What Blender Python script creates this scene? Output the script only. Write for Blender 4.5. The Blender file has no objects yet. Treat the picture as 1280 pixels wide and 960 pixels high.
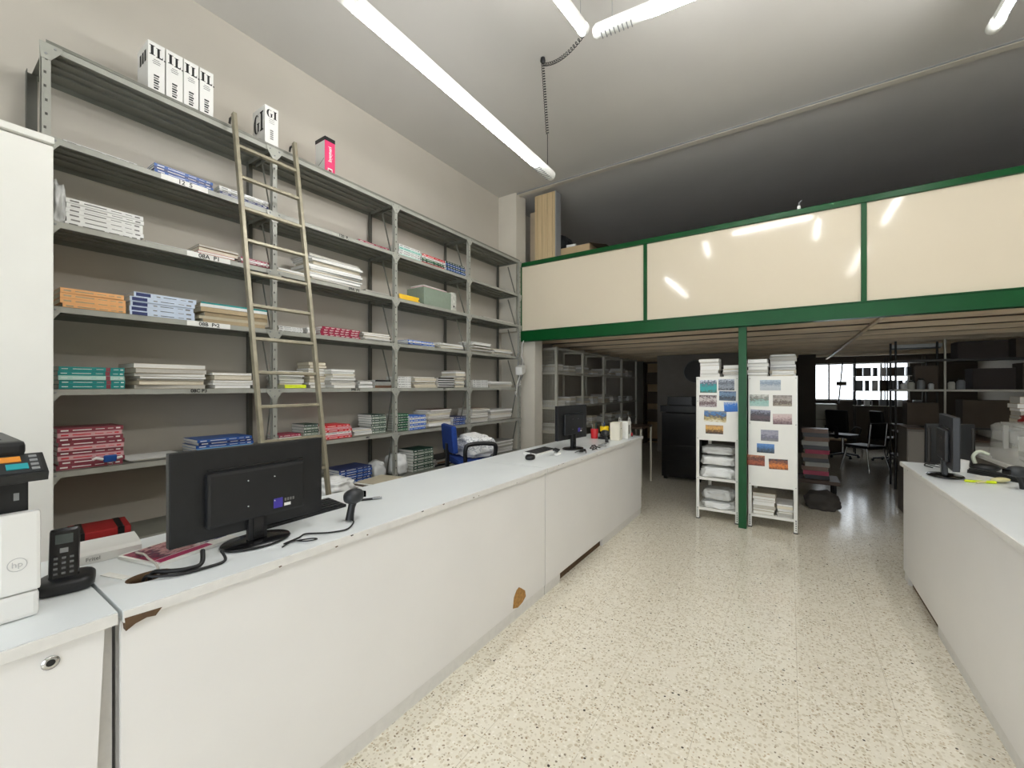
import bpy, bmesh, math, random
from mathutils import Vector, Matrix, Euler, noise

random.seed(7)
C = bpy.context.scene.collection
PI = math.pi

# ------------------------------------------------------------------ camera survey helpers
CAMZ, FP = 1.60, 520.0
FWD = Vector((-0.5563, 0.8310)); RGT = Vector((0.8310, 0.5563))
def ray(u, v):
    a = u - 640.0
    return Vector((FWD.x * FP + RGT.x * a, FWD.y * FP + RGT.y * a, 483.0 - v))
def atz(u, v, z):
    d = ray(u, v); s = (z - CAMZ) / d.z
    return Vector((d.x * s, d.y * s, z))
def atx(u, v, x):
    d = ray(u, v); s = x / d.x
    return Vector((x, d.y * s, CAMZ + d.z * s))
def aty(u, v, y):
    d = ray(u, v); s = y / d.y
    return Vector((d.x * s, y, CAMZ + d.z * s))

# ------------------------------------------------------------------ materials
def lin(c):
    def f(x):
        x /= 255.0
        return x / 12.92 if x <= 0.04045 else ((x + 0.055) / 1.055) ** 2.4
    return (f(c[0]), f(c[1]), f(c[2]), 1.0)

_M = {}
def mat(name, col, rough=0.5, metal=0.0, spec=0.5, var=0.0, scale=6.0, bump=0.0, bscale=60.0, coat=0.0, emit=0.0, trans=0.0, stretch=None):
    if name in _M: return _M[name]
    m = bpy.data.materials.new(name); m.use_nodes = True
    nt = m.node_tree; b = nt.nodes['Principled BSDF']
    L = lin(col)
    b.inputs['Base Color'].default_value = L
    b.inputs['Roughness'].default_value = rough
    b.inputs['Metallic'].default_value = metal
    b.inputs['Specular IOR Level'].default_value = spec
    b.inputs['Coat Weight'].default_value = coat
    b.inputs['Transmission Weight'].default_value = trans
    if emit:
        b.inputs['Emission Color'].default_value = L
        b.inputs['Emission Strength'].default_value = emit
    tc = None
    if var or bump:
        tc = nt.nodes.new('ShaderNodeTexCoord'); vec = tc.outputs['Object']
        if stretch:
            mp = nt.nodes.new('ShaderNodeMapping'); mp.inputs['Scale'].default_value = stretch
            nt.links.new(vec, mp.inputs['Vector']); vec = mp.outputs['Vector']
    if var:
        n = nt.nodes.new('ShaderNodeTexNoise'); n.inputs['Scale'].default_value = scale
        n.inputs['Detail'].default_value = 6
        nt.links.new(vec, n.inputs['Vector'])
        r = nt.nodes.new('ShaderNodeValToRGB')
        e = r.color_ramp.elements
        e[0].position = 0.3; e[1].position = 0.7
        e[0].color = tuple(x * (1 - var) for x in L[:3]) + (1,)
        e[1].color = tuple(min(1, x * (1 + var)) for x in L[:3]) + (1,)
        nt.links.new(n.outputs['Fac'], r.inputs['Fac'])
        nt.links.new(r.outputs['Color'], b.inputs['Base Color'])
    if bump:
        n2 = nt.nodes.new('ShaderNodeTexNoise'); n2.inputs['Scale'].default_value = bscale
        nt.links.new(vec, n2.inputs['Vector'])
        bp = nt.nodes.new('ShaderNodeBump'); bp.inputs['Strength'].default_value = bump
        bp.inputs['Distance'].default_value = 0.01
        nt.links.new(n2.outputs['Fac'], bp.inputs['Height'])
        nt.links.new(bp.outputs['Normal'], b.inputs['Normal'])
    _M[name] = m
    return m

def terrazzo():
    m = bpy.data.materials.new('terrazzo_tile'); m.use_nodes = True
    nt = m.node_tree; N = nt.nodes; K = nt.links; b = N['Principled BSDF']
    tc = N.new('ShaderNodeTexCoord')
    def chips(scale, thr, rad, warp):
        nz = N.new('ShaderNodeTexNoise'); nz.inputs['Scale'].default_value = scale * 0.8
        K.new(tc.outputs['Object'], nz.inputs['Vector'])
        mx = N.new('ShaderNodeMix'); mx.data_type = 'VECTOR'; mx.inputs['Factor'].default_value = warp
        K.new(tc.outputs['Object'], mx.inputs['A']); K.new(nz.outputs['Color'], mx.inputs['B'])
        v = N.new('ShaderNodeTexVoronoi'); v.inputs['Scale'].default_value = scale
        K.new(mx.outputs['Result'], v.inputs['Vector'])
        sp = N.new('ShaderNodeSeparateColor'); K.new(v.outputs['Color'], sp.inputs['Color'])
        g = N.new('ShaderNodeMath'); g.operation = 'GREATER_THAN'; g.inputs[1].default_value = thr
        K.new(sp.outputs['Red'], g.inputs[0])
        l = N.new('ShaderNodeMath'); l.operation = 'LESS_THAN'; l.inputs[1].default_value = rad
        K.new(v.outputs['Distance'], l.inputs[0])
        mu = N.new('ShaderNodeMath'); mu.operation = 'MULTIPLY'
        K.new(g.outputs[0], mu.inputs[0]); K.new(l.outputs[0], mu.inputs[1])
        return mu.outputs[0], sp.outputs['Green']
    br = N.new('ShaderNodeTexBrick'); br.offset = 0.0
    br.inputs['Scale'].default_value = 1.0
    br.inputs['Brick Width'].default_value = 0.4; br.inputs['Row Height'].default_value = 0.4
    br.inputs['Mortar Size'].default_value = 0.0012
    br.inputs['Color1'].default_value = lin((230, 224, 207)); br.inputs['Color2'].default_value = lin((226, 219, 201))
    br.inputs['Mortar'].default_value = lin((184, 174, 152))
    mp = N.new('ShaderNodeMapping'); mp.inputs['Location'].default_value = (0.37, 0.1, 0)
    K.new(tc.outputs['Object'], mp.inputs['Vector']); K.new(mp.outputs['Vector'], br.inputs['Vector'])
    col = br.outputs['Color']
    for scale, thr, rad, warp, c0, c1 in ((70, 0.40, 0.45, 0.008, (240, 235, 222), (208, 199, 178)),
                                          (48, 0.55, 0.42, 0.012, (216, 207, 186), (202, 192, 168)),
                                          (82, 0.73, 0.38, 0.010, (180, 170, 148), (200, 182, 154)),
                                          (60, 0.90, 0.32, 0.010, (140, 132, 115), (166, 146, 120)),
                                          (36, 0.965, 0.22, 0.010, (66, 62, 56), (96, 88, 78))):
        msk, rnd = chips(scale, thr, rad, warp)
        cr = N.new('ShaderNodeValToRGB')
        cr.color_ramp.elements[0].color = lin(c0); cr.color_ramp.elements[1].color = lin(c1)
        K.new(rnd, cr.inputs['Fac'])
        mx = N.new('ShaderNodeMix'); mx.data_type = 'RGBA'
        K.new(msk, mx.inputs['Factor']); K.new(col, mx.inputs['A']); K.new(cr.outputs['Color'], mx.inputs['B'])
        col = mx.outputs['Result']
    K.new(col, b.inputs['Base Color'])
    b.inputs['Roughness'].default_value = 0.16
    b.inputs['Specular IOR Level'].default_value = 0.5
    return m

def picture(name, stops, nscale=9.0, dist=0.35, rough=0.35, axis='Z'):
    """a printed picture: bands of colour up the sheet, broken up by noise"""
    m = bpy.data.materials.new(name); m.use_nodes = True
    nt = m.node_tree; b = nt.nodes['Principled BSDF']; K = nt.links
    tc = nt.nodes.new('ShaderNodeTexCoord')
    sp = nt.nodes.new('ShaderNodeSeparateXYZ'); K.new(tc.outputs['Generated'], sp.inputs[0])
    nz = nt.nodes.new('ShaderNodeTexNoise'); nz.inputs['Scale'].default_value = nscale; nz.inputs['Detail'].default_value = 5
    mpg = nt.nodes.new('ShaderNodeMapping'); mpg.inputs['Location'].default_value = (random.random() * 9,) * 3
    K.new(tc.outputs['Generated'], mpg.inputs['Vector']); K.new(mpg.outputs['Vector'], nz.inputs['Vector'])
    s = nt.nodes.new('ShaderNodeMath'); s.operation = 'SUBTRACT'; s.inputs[1].default_value = 0.5
    K.new(nz.outputs['Fac'], s.inputs[0])
    k = nt.nodes.new('ShaderNodeMath'); k.operation = 'MULTIPLY_ADD'; k.inputs[1].default_value = dist * 2
    K.new(s.outputs[0], k.inputs[0]); K.new(sp.outputs[axis], k.inputs[2])
    r = nt.nodes.new('ShaderNodeValToRGB')
    e = r.color_ramp.elements
    while len(e) < len(stops): e.new(0.5)
    for i, c in enumerate(stops):
        e[i].position = i / max(1, len(stops) - 1); e[i].color = lin(c)
    K.new(k.outputs[0], r.inputs['Fac']); K.new(r.outputs['Color'], b.inputs['Base Color'])
    b.inputs['Roughness'].default_value = rough
    return m

def glass_mat():
    m = bpy.data.materials.new('window_glass'); m.use_nodes = True
    nt = m.node_tree; nt.nodes.remove(nt.nodes['Principled BSDF'])
    t = nt.nodes.new('ShaderNodeBsdfTransparent'); g = nt.nodes.new('ShaderNodeBsdfGlossy'); g.inputs['Roughness'].default_value = 0.02
    mx = nt.nodes.new('ShaderNodeMixShader'); mx.inputs[0].default_value = 0.08
    nt.links.new(t.outputs[0], mx.inputs[1]); nt.links.new(g.outputs[0], mx.inputs[2])
    nt.links.new(mx.outputs[0], nt.nodes['Material Output'].inputs[0])
    return m

def film_mat():
    m = bpy.data.materials.new('clear_plastic_film'); m.use_nodes = True
    nt = m.node_tree; b = nt.nodes['Principled BSDF']
    b.inputs['Base Color'].default_value = lin((215, 215, 208)); b.inputs['Roughness'].default_value = 0.2
    b.inputs['Alpha'].default_value = 0.32
    return m

WALL = mat('wall_paint', (192, 186, 174), 0.8, var=0.05, scale=1.2)
CEIL = mat('ceiling_paint', (204, 201, 195), 0.85, var=0.04, scale=0.8)
CEIL2 = mat('bare_grey_plaster', (212, 209, 204), 0.8, var=0.05, scale=0.9)
PIER = mat('pier_paint', (214, 208, 194), 0.75, var=0.04, scale=2)
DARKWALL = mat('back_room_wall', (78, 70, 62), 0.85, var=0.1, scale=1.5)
FLOOR = terrazzo()
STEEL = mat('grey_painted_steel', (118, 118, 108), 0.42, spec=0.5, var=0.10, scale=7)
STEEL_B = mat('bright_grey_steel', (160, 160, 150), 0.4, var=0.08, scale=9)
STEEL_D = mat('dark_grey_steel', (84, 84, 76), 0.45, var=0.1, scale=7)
SLOT = mat('slot_black', (30, 30, 28), 0.8)
SLOT_G = mat('slot_grey', (78, 78, 72), 0.8)
INK = mat('black_ink', (22, 22, 22), 0.7)
GREYINK = mat('grey_ink', (120, 118, 115), 0.7)
LADDERM = mat('ladder_metal', (146, 139, 118), 0.42, metal=0.25, var=0.18, scale=14)
WHITE_LAM = mat('white_laminate_top', (230, 234, 234), 0.28, var=0.02, scale=3)
WHITE_FRONT = mat('white_counter_front', (232, 230, 227), 0.38, var=0.02, scale=2)
WHITE_EDGE = mat('white_edge_band', (222, 220, 215), 0.45, var=0.04, scale=30)
CHIP = mat('raw_chipboard', (172, 128, 70), 0.9, var=0.25, scale=60)
CHIP_D = mat('dark_chipboard', (92, 70, 48), 0.9, var=0.25, scale=50)
GREEN = mat('green_gloss_paint', (3, 76, 33), 0.33, spec=0.3, var=0.1, scale=5)
PANEL = mat('cream_gloss_panel', (224, 212, 189), 0.09, spec=0.45, var=0.015, scale=1.0)
DECKSHADE = mat('shaded_deck_board', (84, 66, 48), 0.7, var=0.16, scale=2.5, stretch=(0.6, 6, 6))  # boards darkened in colour to stand in for shade between the joists
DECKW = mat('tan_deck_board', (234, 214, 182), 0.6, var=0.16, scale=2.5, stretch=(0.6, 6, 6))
BLACK = mat('black_plastic', (20, 21, 23), 0.42, var=0.1, scale=20)
BLACK_G = mat('gloss_black_plastic', (14, 14, 16), 0.2)
CHAR = mat('charcoal_plastic', (42, 44, 46), 0.45)
RUBBER = mat('black_cable', (16, 16, 17), 0.5)
WHITEP = mat('white_plastic', (228, 227, 222), 0.35)
GREYP = mat('grey_plastic', (140, 142, 142), 0.45)
LAMPB = mat('lamp_white_enamel', (232, 233, 228), 0.4)
TUBE = mat('fluorescent_tube_glow', (250, 250, 250), 0.4, emit=34.0)
CABW = mat('tall_cabinet_white', (233, 231, 222), 0.45, var=0.03, scale=2.5)
UNITW = mat('white_painted_steel', (236, 235, 228), 0.4, var=0.02, scale=6)
UNITD = mat('ivory_painted_steel', (205, 202, 188), 0.45, var=0.05, scale=6)
PAPER = mat('white_paper', (236, 235, 229), 0.75, var=0.05, scale=70, stretch=(1, 1, 9))
PAPER_G = mat('greyish_paper', (198, 194, 184), 0.8, var=0.08, scale=70, stretch=(1, 1, 9))
PAPER_W = mat('bright_paper', (242, 241, 237), 0.7, var=0.04, scale=70, stretch=(1, 1, 9))
PAPER_C = mat('cream_paper', (222, 214, 194), 0.8, var=0.07, scale=70, stretch=(1, 1, 9))
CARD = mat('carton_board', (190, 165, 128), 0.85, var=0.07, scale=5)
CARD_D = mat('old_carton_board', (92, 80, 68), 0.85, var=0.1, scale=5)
FILM = film_mat()
BAGW = mat('white_poly_bag', (232, 233, 230), 0.22, var=0.05, scale=10, bump=0.25, bscale=18)
BAGG = mat('grey_poly_bag', (196, 197, 194), 0.22, var=0.10, scale=8, bump=0.3, bscale=16)
GLASS = glass_mat()
CHROME = mat('chrome', (205, 205, 205), 0.16, metal=1.0)
BLUEF = mat('blue_chair_fabric', (16, 54, 128), 0.85, var=0.1, scale=40, bump=0.1, bscale=200)
WOODF = mat('folding_door_wood', (202, 178, 138), 0.55, var=0.12, scale=3, stretch=(14, 14, 0.6))
DKWOOD = mat('dark_wood_veneer', (74, 56, 42), 0.5, var=0.15, scale=4)
DKMETAL = mat('dark_steel', (60, 58, 55), 0.45, metal=0.5)
YELLOWM = mat('highlighter_yellow', (216, 232, 30), 0.4)
REDP = mat('red_plastic', (190, 26, 36), 0.4)
YELP = mat('yellow_plastic', (246, 208, 22), 0.4)

def cover(key, col, rough=0.38):
    return mat('cover_' + key, col, rough, var=0.05, scale=30)
CV = {
 'white': cover('white', (228, 228, 224)), 'cream': cover('cream', (200, 190, 164)), 'beige': cover('beige', (176, 156, 122)),
 'orange': cover('orange', (238, 178, 116)), 'teal': cover('teal', (24, 138, 134)), 'pale green': cover('pale_green', (176, 216, 204)),
 'ice blue': cover('ice_blue', (202, 214, 230)), 'navy': cover('navy', (32, 46, 100)), 'blue': cover('blue', (36, 84, 158)),
 'bright blue': cover('bright_blue', (28, 104, 206)), 'light blue': cover('light_blue', (120, 172, 214)), 'red': cover('red', (204, 34, 44)),
 'crimson': cover('crimson', (150, 26, 62)), 'pink': cover('pink', (214, 166, 170)), 'rose': cover('rose', (140, 62, 74)),
 'green': cover('green', (34, 104, 62)), 'dark green': cover('dark_green', (28, 62, 50)), 'grey': cover('grey', (150, 150, 144)),
 'tan': cover('tan', (186, 166, 126)), 'brown': cover('brown', (106, 78, 60)), 'black': cover('black', (34, 34, 36)),
 'yellow': cover('yellow', (240, 196, 52)), 'neon yellow': cover('neon_yellow', (222, 238, 40)), 'grey-green': cover('grey_green', (134, 148, 132)),
 'silver': cover('silver', (196, 198, 198)),
}

# ------------------------------------------------------------------ mesh builder
class MB:
    def __init__(s): s.bm = bmesh.new(); s.mats = []
    def mi(s, m):
        if m not in s.mats: s.mats.append(m)
        return s.mats.index(m)
    def faces(s, vs, fs, m, smooth=False):
        k = s.mi(m); bv = [s.bm.verts.new(v) for v in vs]
        for f in fs:
            try:
                q = s.bm.faces.new([bv[i] for i in f]); q.material_index = k; q.smooth = smooth
            except ValueError: pass
    def box(s, lo, hi, m, rot=None, bev=0.0, piv=None):
        lo, hi = Vector(lo), Vector(hi)
        lo, hi = Vector([min(a, b) for a, b in zip(lo, hi)]), Vector([max(a, b) for a, b in zip(lo, hi)])
        c = (lo + hi) / 2; d = (hi - lo) / 2
        t = bmesh.new()
        vs = [t.verts.new((sx * d.x, sy * d.y, sz * d.z)) for sx in (-1, 1) for sy in (-1, 1) for sz in (-1, 1)]
        for f in ((0, 1, 3, 2), (4, 6, 7, 5), (0, 4, 5, 1), (2, 3, 7, 6), (0, 2, 6, 4), (1, 5, 7, 3)):
            t.faces.new([vs[i] for i in f])
        if bev:
            bmesh.ops.bevel(t, geom=list(t.edges), offset=bev, segments=2, profile=0.6, affect='EDGES')
        R = rot.to_matrix() if rot is not None else Matrix.Identity(3)
        p = Vector(piv) if piv is not None else c
        idx = {v: i for i, v in enumerate(t.verts)}
        s.faces([p + R @ (v.co + c - p) for v in t.verts], [[idx[v] for v in f.verts] for f in t.faces], m)
        t.free()
    def tube(s, pts, r, m, seg=8, caps=True, closed=False):
        pts = [Vector(p) for p in pts]; n = len(pts)
        rad = r if isinstance(r, (list, tuple)) else [r] * n
        rings = []; nrm = None
        for i in range(n):
            if closed: t = (pts[(i + 1) % n] - pts[i - 1]).normalized()
            else: t = (pts[min(i + 1, n - 1)] - pts[max(i - 1, 0)]).normalized()
            if nrm is None:
                a = Vector((0, 0, 1)) if abs(t.z) < 0.9 else Vector((1, 0, 0))
                nrm = t.cross(a).normalized()
            else:
                nrm = (nrm - t * nrm.dot(t))
                nrm = nrm.normalized() if nrm.length > 1e-6 else t.orthogonal().normalized()
            bn = t.cross(nrm)
            rings.append([pts[i] + (nrm * math.cos(2 * PI * k / seg) + bn * math.sin(2 * PI * k / seg)) * rad[i] for k in range(seg)])
        vs = [v for rg in rings for v in rg]; fs = []
        for i in range(n if closed else n - 1):
            j = (i + 1) % n
            for k in range(seg):
                k2 = (k + 1) % seg
                fs.append((i * seg + k, i * seg + k2, j * seg + k2, j * seg + k))
        s.faces(vs, fs, m, True)
        if caps and not closed:
            s.faces(rings[0], [list(range(seg))[::-1]], m); s.faces(rings[-1], [list(range(seg))], m)
    def lathe(s, prof, c, m, seg=24, M=None, sx=1.0, sy=1.0):
        c = Vector(c); vs = []; n = len(prof)
        for (r, z) in prof:
            for k in range(seg):
                p = Vector((r * math.cos(2 * PI * k / seg) * sx, r * math.sin(2 * PI * k / seg) * sy, z))
                vs.append(c + (M @ p if M is not None else p))
        fs = [(i * seg + k, i * seg + (k + 1) % seg, (i + 1) * seg + (k + 1) % seg, (i + 1) * seg + k) for i in range(n - 1) for k in range(seg)]
        s.faces(vs, fs, m, True)
        s.faces(vs[:seg], [list(range(seg))[::-1]], m); s.faces(vs[-seg:], [list(range(seg))], m)
    def prism(s, poly, ax, m, lo, hi):
        """poly: 2-D outline; ax 'x','y','z' = extrusion axis from lo to hi"""
        def P(a, b, t):
            return {'x': (t, a, b), 'y': (a, t, b), 'z': (a, b, t)}[ax]
        n = len(poly)
        vs = [P(a, b, lo) for a, b in poly] + [P(a, b, hi) for a, b in poly]
        fs = [list(range(n))[::-1], list(range(n, 2 * n))] + [(i, (i + 1) % n, n + (i + 1) % n, n + i) for i in range(n)]
        s.faces(vs, fs, m)
    def blob(s, c, size, m, seed=0, amp=0.18, freq=2.2, flat=0.0, sub=4, rz=0.0, squash=1.0):
        t = bmesh.new(); bmesh.ops.create_icosphere(t, subdivisions=sub, radius=1.0)
        R = Matrix.Rotation(rz, 3, 'Z'); c = Vector(c); size = Vector(size) / 2
        idx = {}; vs = []
        for i, v in enumerate(t.verts):
            p = v.co.normalized()
            q = Vector([math.copysign(abs(x) ** squash, x) for x in p])
            d = 1 + amp * noise.noise(p * freq + Vector((seed * 3.1, seed, 0))) + amp * 0.5 * abs(noise.noise(p * freq * 2.7 + Vector((seed, 9, 2))))
            q = q * d
            q.z = max(q.z, -1 + flat)
            q = Vector((q.x * size.x, q.y * size.y, q.z * size.z))
            idx[v] = i; vs.append(c + R @ q)
        zmin = min(v.z for v in vs)
        for v in vs: v.z += (c.z - size.z) - zmin
        s.faces(vs, [[idx[v] for v in f.verts] for f in t.faces], m, True)
        t.free()
    def add_mesh(s, me, m, M):
        s.faces([M @ v.co for v in me.vertices], [list(p.vertices) for p in me.polygons], m)
    def mesh(s, name):
        bmesh.ops.recalc_face_normals(s.bm, faces=list(s.bm.faces))
        me = bpy.data.meshes.new(name); s.bm.to_mesh(me); s.bm.free()
        for m in s.mats: me.materials.append(m)
        return me
    def build(s, name, parent=None, world=None):
        """world: the parent's place in the world, when the shape was given in world coordinates"""
        if world is not None: bmesh.ops.translate(s.bm, verts=list(s.bm.verts), vec=-Vector(world))
        o = bpy.data.objects.new(name, s.mesh(name)); C.objects.link(o)
        if parent is not None: o.parent = parent
        return o

LABELS = {}
def tag(o, label, cat, group=None, kind=None):
    o['label'] = label; o['category'] = cat
    if group: o['group'] = group
    if kind: o['kind'] = kind
    LABELS.setdefault(label, []).append(o.name)
    n = len(label.split())
    if not 4 <= n <= 16: print('LABEL LENGTH', n, label)
    return o
def thing(name, label, cat, loc=(0, 0, 0), rz=0.0, group=None):
    o = bpy.data.objects.new(name, None); C.objects.link(o); o.empty_display_size = 0.05
    o.location = loc; o.rotation_euler = (0, 0, rz)
    return tag(o, label, cat, group)
def single(mb, name, label, cat, loc, group=None, world=True):
    """a thing that is one mesh, its origin at its base"""
    o = mb.build(name, None, loc if world else None); o.location = loc
    return tag(o, label, cat, group)
def struct(mb, name, parent=None):
    o = mb.build(name, parent)
    if parent is None: o['kind'] = 'structure'
    return o
def dup(root, loc, rz=0.0):
    r = root.copy(); C.objects.link(r); r.location = loc; r.rotation_euler = (0, 0, rz)
    for ch in list(root.children):
        c = ch.copy(); C.objects.link(c); c.parent = r
        for g in list(ch.children):
            d = g.copy(); C.objects.link(d); d.parent = c
    return r
_TX = {}
def text_mesh(body, size, bold=0.0):
    k = (body, size, bold)
    if k not in _TX:
        cu = bpy.data.curves.new('lettering', 'FONT'); cu.body = body; cu.size = size; cu.extrude = 0.0006; cu.offset = bold
        cu.align_x = 'CENTER'; cu.align_y = 'CENTER'; cu.resolution_u = 3
        ob = bpy.data.objects.new('lettering', cu)
        _TX[k] = bpy.data.meshes.new_from_object(ob)
        bpy.data.objects.remove(ob)
    return _TX[k]
def face_x(pos, sx=1.0, sy=1.0, roll=0.0):
    """lettering that is read from the +x side: text right = +y, text up = +z"""
    R = Matrix(((0, 0, 1), (1, 0, 0), (0, 1, 0))).to_4x4()
    return Matrix.Translation(pos) @ R @ Matrix.Rotation(roll, 4, 'Z') @ Matrix.Diagonal((sx, sy, 1, 1))
def face_ny(pos, sx=1.0, sy=1.0, roll=0.0):
    """read from the -y side: right = +x, up = +z"""
    R = Matrix(((1, 0, 0), (0, 0, -1), (0, 1, 0))).to_4x4()
    return Matrix.Translation(pos) @ R @ Matrix.Rotation(roll, 4, 'Z') @ Matrix.Diagonal((sx, sy, 1, 1))

# ------------------------------------------------------------------ room shell
XW, XR, YF, YB, ZC = -3.82, 3.6, -2.6, 14.0, 4.57
MEZ_Y = 5.35
b = MB(); b.box((XW - .2, YF - .2, -.15), (XR + .2, YB + .2, 0), FLOOR); struct(b, 'floor')
b = MB(); b.box((XW - .2, YF - .2, ZC), (XR + .2, 5.42, ZC + .2), CEIL); struct(b, 'ceiling_front')
b = MB(); b.box((XW - .2, 5.42, ZC), (XR + .2, YB + .2, ZC + .2), CEIL2); struct(b, 'ceiling_mezzanine')
b = MB(); b.box((XW - .2, YF - .2, 0), (XW, YB + .2, ZC), WALL); struct(b, 'wall_left')
b = MB(); b.box((XR, YF - .2, 0), (XR + .2, YB + .2, ZC), WALL); struct(b, 'wall_right')
# pier at the end of the shelving: narrow above, wider below the mezzanine
b = MB(); b.box((XW, 5.33, 2.44), (-3.49, 5.60, ZC), PIER); b.box((XW, 5.40, 0), (-3.20, 5.62, 2.44), PIER); struct(b, 'wall_pier')
# back wall with a window opening
WX0, WX1, WZ0, WZ1 = 0.50, 2.45, 1.22, 2.22
b = MB()
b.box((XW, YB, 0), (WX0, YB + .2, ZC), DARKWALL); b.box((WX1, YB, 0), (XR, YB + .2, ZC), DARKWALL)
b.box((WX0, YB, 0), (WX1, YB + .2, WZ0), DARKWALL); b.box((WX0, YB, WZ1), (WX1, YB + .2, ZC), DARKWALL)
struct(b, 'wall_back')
w = bpy.data.objects.new('window_1', None); C.objects.link(w); w['kind'] = 'structure'
b = MB()
for x in (WX0, WX1 - .04, .84, 1.36, 1.9): b.box((x, YB + .03, WZ0), (x + .04, YB + .09, WZ1), WHITEP)
for z in (WZ0, WZ1 - .04): b.box((WX0, YB + .03, z), (WX1, YB + .09, z + .04), WHITEP)
b.build('window_frame', w)
b = MB(); b.box((WX0 + .03, YB + .055, WZ0 + .03), (WX1 - .03, YB + .06, WZ1 - .03), GLASS); b.build('window_pane', w)
# shop front behind the camera: a wide glazed opening
b = MB()
b.box((XW, YF - .2, 0), (-3.1, YF, ZC), WALL); b.box((3.0, YF - .2, 0), (XR, YF, ZC), WALL)
b.box((-3.1, YF - .2, 3.1), (3.0, YF, ZC), WALL); b.box((-3.1, YF - .2, 0), (3.0, YF, .35), WALL)
struct(b, 'wall_front')
w = bpy.data.objects.new('window_2', None); C.objects.link(w); w['kind'] = 'structure'
b = MB()
for x in (-3.1, -1.1, .95, 2.94): b.box((x, YF - .13, .35), (x + .06, YF - .07, 3.1), DKMETAL)
for z in (.35, 3.04): b.box((-3.1, YF - .13, z), (3.0, YF - .07, z + .06), DKMETAL)
b.build('window_frame', w)
b = MB(); b.box((-3.06, YF - .105, .39), (2.96, YF - .10, 3.06), GLASS); b.build('window_pane', w)
# partition in the back room and the pillar beside the window
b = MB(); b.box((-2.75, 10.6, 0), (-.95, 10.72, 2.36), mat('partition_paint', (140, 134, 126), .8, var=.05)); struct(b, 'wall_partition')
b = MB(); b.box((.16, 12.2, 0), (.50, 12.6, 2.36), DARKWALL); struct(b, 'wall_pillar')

# ------------------------------------------------------------------ mezzanine
mz = thing('mezzanine', 'green steel mezzanine with glossy cream parapet panels and tan boarded underside', 'mezzanine', (0, MEZ_Y, 2.28))
O = (0, MEZ_Y, 2.28)
b = MB(); b.box((-3.43, 5.30, 2.28), (XR, 5.40, 2.43), GREEN, bev=.004)
b.box((-3.43, 5.29, 2.275), (XR, 5.41, 2.285), GREEN); b.box((-3.43, 5.29, 2.425), (XR, 5.41, 2.435), GREEN)
b.build('edge_beam', mz, O)
MUL = (-3.41, -1.53, 0.60, 2.73)
for x0, x1 in zip(MUL, MUL[1:] + (XR,)):
    b = MB(); b.box((x0 + .022, 5.335, 2.437), (x1 - .022, 5.355, 3.405), PANEL); b.build('parapet_panel', mz, O)
for x in MUL:
    b = MB(); b.box((x - .022, 5.315, 2.436), (x + .022, 5.365, 3.405), GREEN, bev=.003); b.build('parapet_mullion', mz, O)
b = MB(); b.box((-3.43, 5.305, 3.406), (XR, 5.375, 3.465), GREEN, bev=.006); b.build('top_rail', mz, O)
b = MB(); b.box((-.49, 5.335, 0), (-.41, 5.415, 2.274), GREEN, bev=.004); b.build('support_post', mz, O)
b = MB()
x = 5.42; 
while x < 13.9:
    b.box((-3.19 if x < 5.63 else XW + .005, x, 2.41), (XR - .005, min(x + .19, 13.95), 2.435), DECKSHADE); x += .194
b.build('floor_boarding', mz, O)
y = 5.62
while y < 13.6:
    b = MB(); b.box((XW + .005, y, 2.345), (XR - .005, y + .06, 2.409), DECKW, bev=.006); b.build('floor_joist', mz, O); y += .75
b = MB(); b.box((.78, 5.45, 2.318), (.82, 13.9, 2.343), DECKW); b.build('cross_batten', mz, O)
b = MB(); b.box((-3.18, 5.42, 2.437), (XR - .005, 13.95, 2.46), DKWOOD); b.build('mezzanine_deck', mz, O)
b = MB(); b.tube([(.075, 5.40, 3.46), (.075, 5.40, 3.56), (.10, 5.40, 3.58)], .008, GREYP); b.box((.06, 5.385, 3.466), (.09, 5.37, 3.52), WHITEP); b.build('rail_hook', mz, O)
# track under the ceiling
b = MB(); b.box((-3.49, 5.36, ZC - .03), (XR, 5.44, ZC - .002), PIER); b.box((-3.49, 5.345, ZC - .024), (XR, 5.36, ZC - .012), GREYP); struct(b, 'trim_ceiling_track')
# folding wood door, bunched at the end of the track
fd = thing('folding_door', 'beige wooden folding door bunched up under the ceiling track', 'door', (-3.05, 5.52, 2.47))
b = MB()
for k in range(8):
    x0 = -3.24 + k * .043
    b.box((x0, 5.47, 2.475), (x0 + .041, 5.60, ZC - .075), WOODF, rot=Euler((0, 0, (.02 if k % 2 else -.02))))
b.build('slat_stack', fd, (-3.05, 5.52, 2.47))
b = MB(); b.box((-2.89, 5.46, 2.475), (-2.872, 5.61, ZC - .075), GREYP); b.build('lead_post', fd, (-3.05, 5.52, 2.47))
b = MB()
b.box((-3.44, 5.66, 2.47), (-3.27, 5.69, 4.35), mat('pale_board', (176, 160, 138), .7, var=.08))
single(b, 'leaning_board', 'pale board standing in the gap beside the folding wooden door', 'board', (-3.35, 5.67, 2.47))
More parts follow.
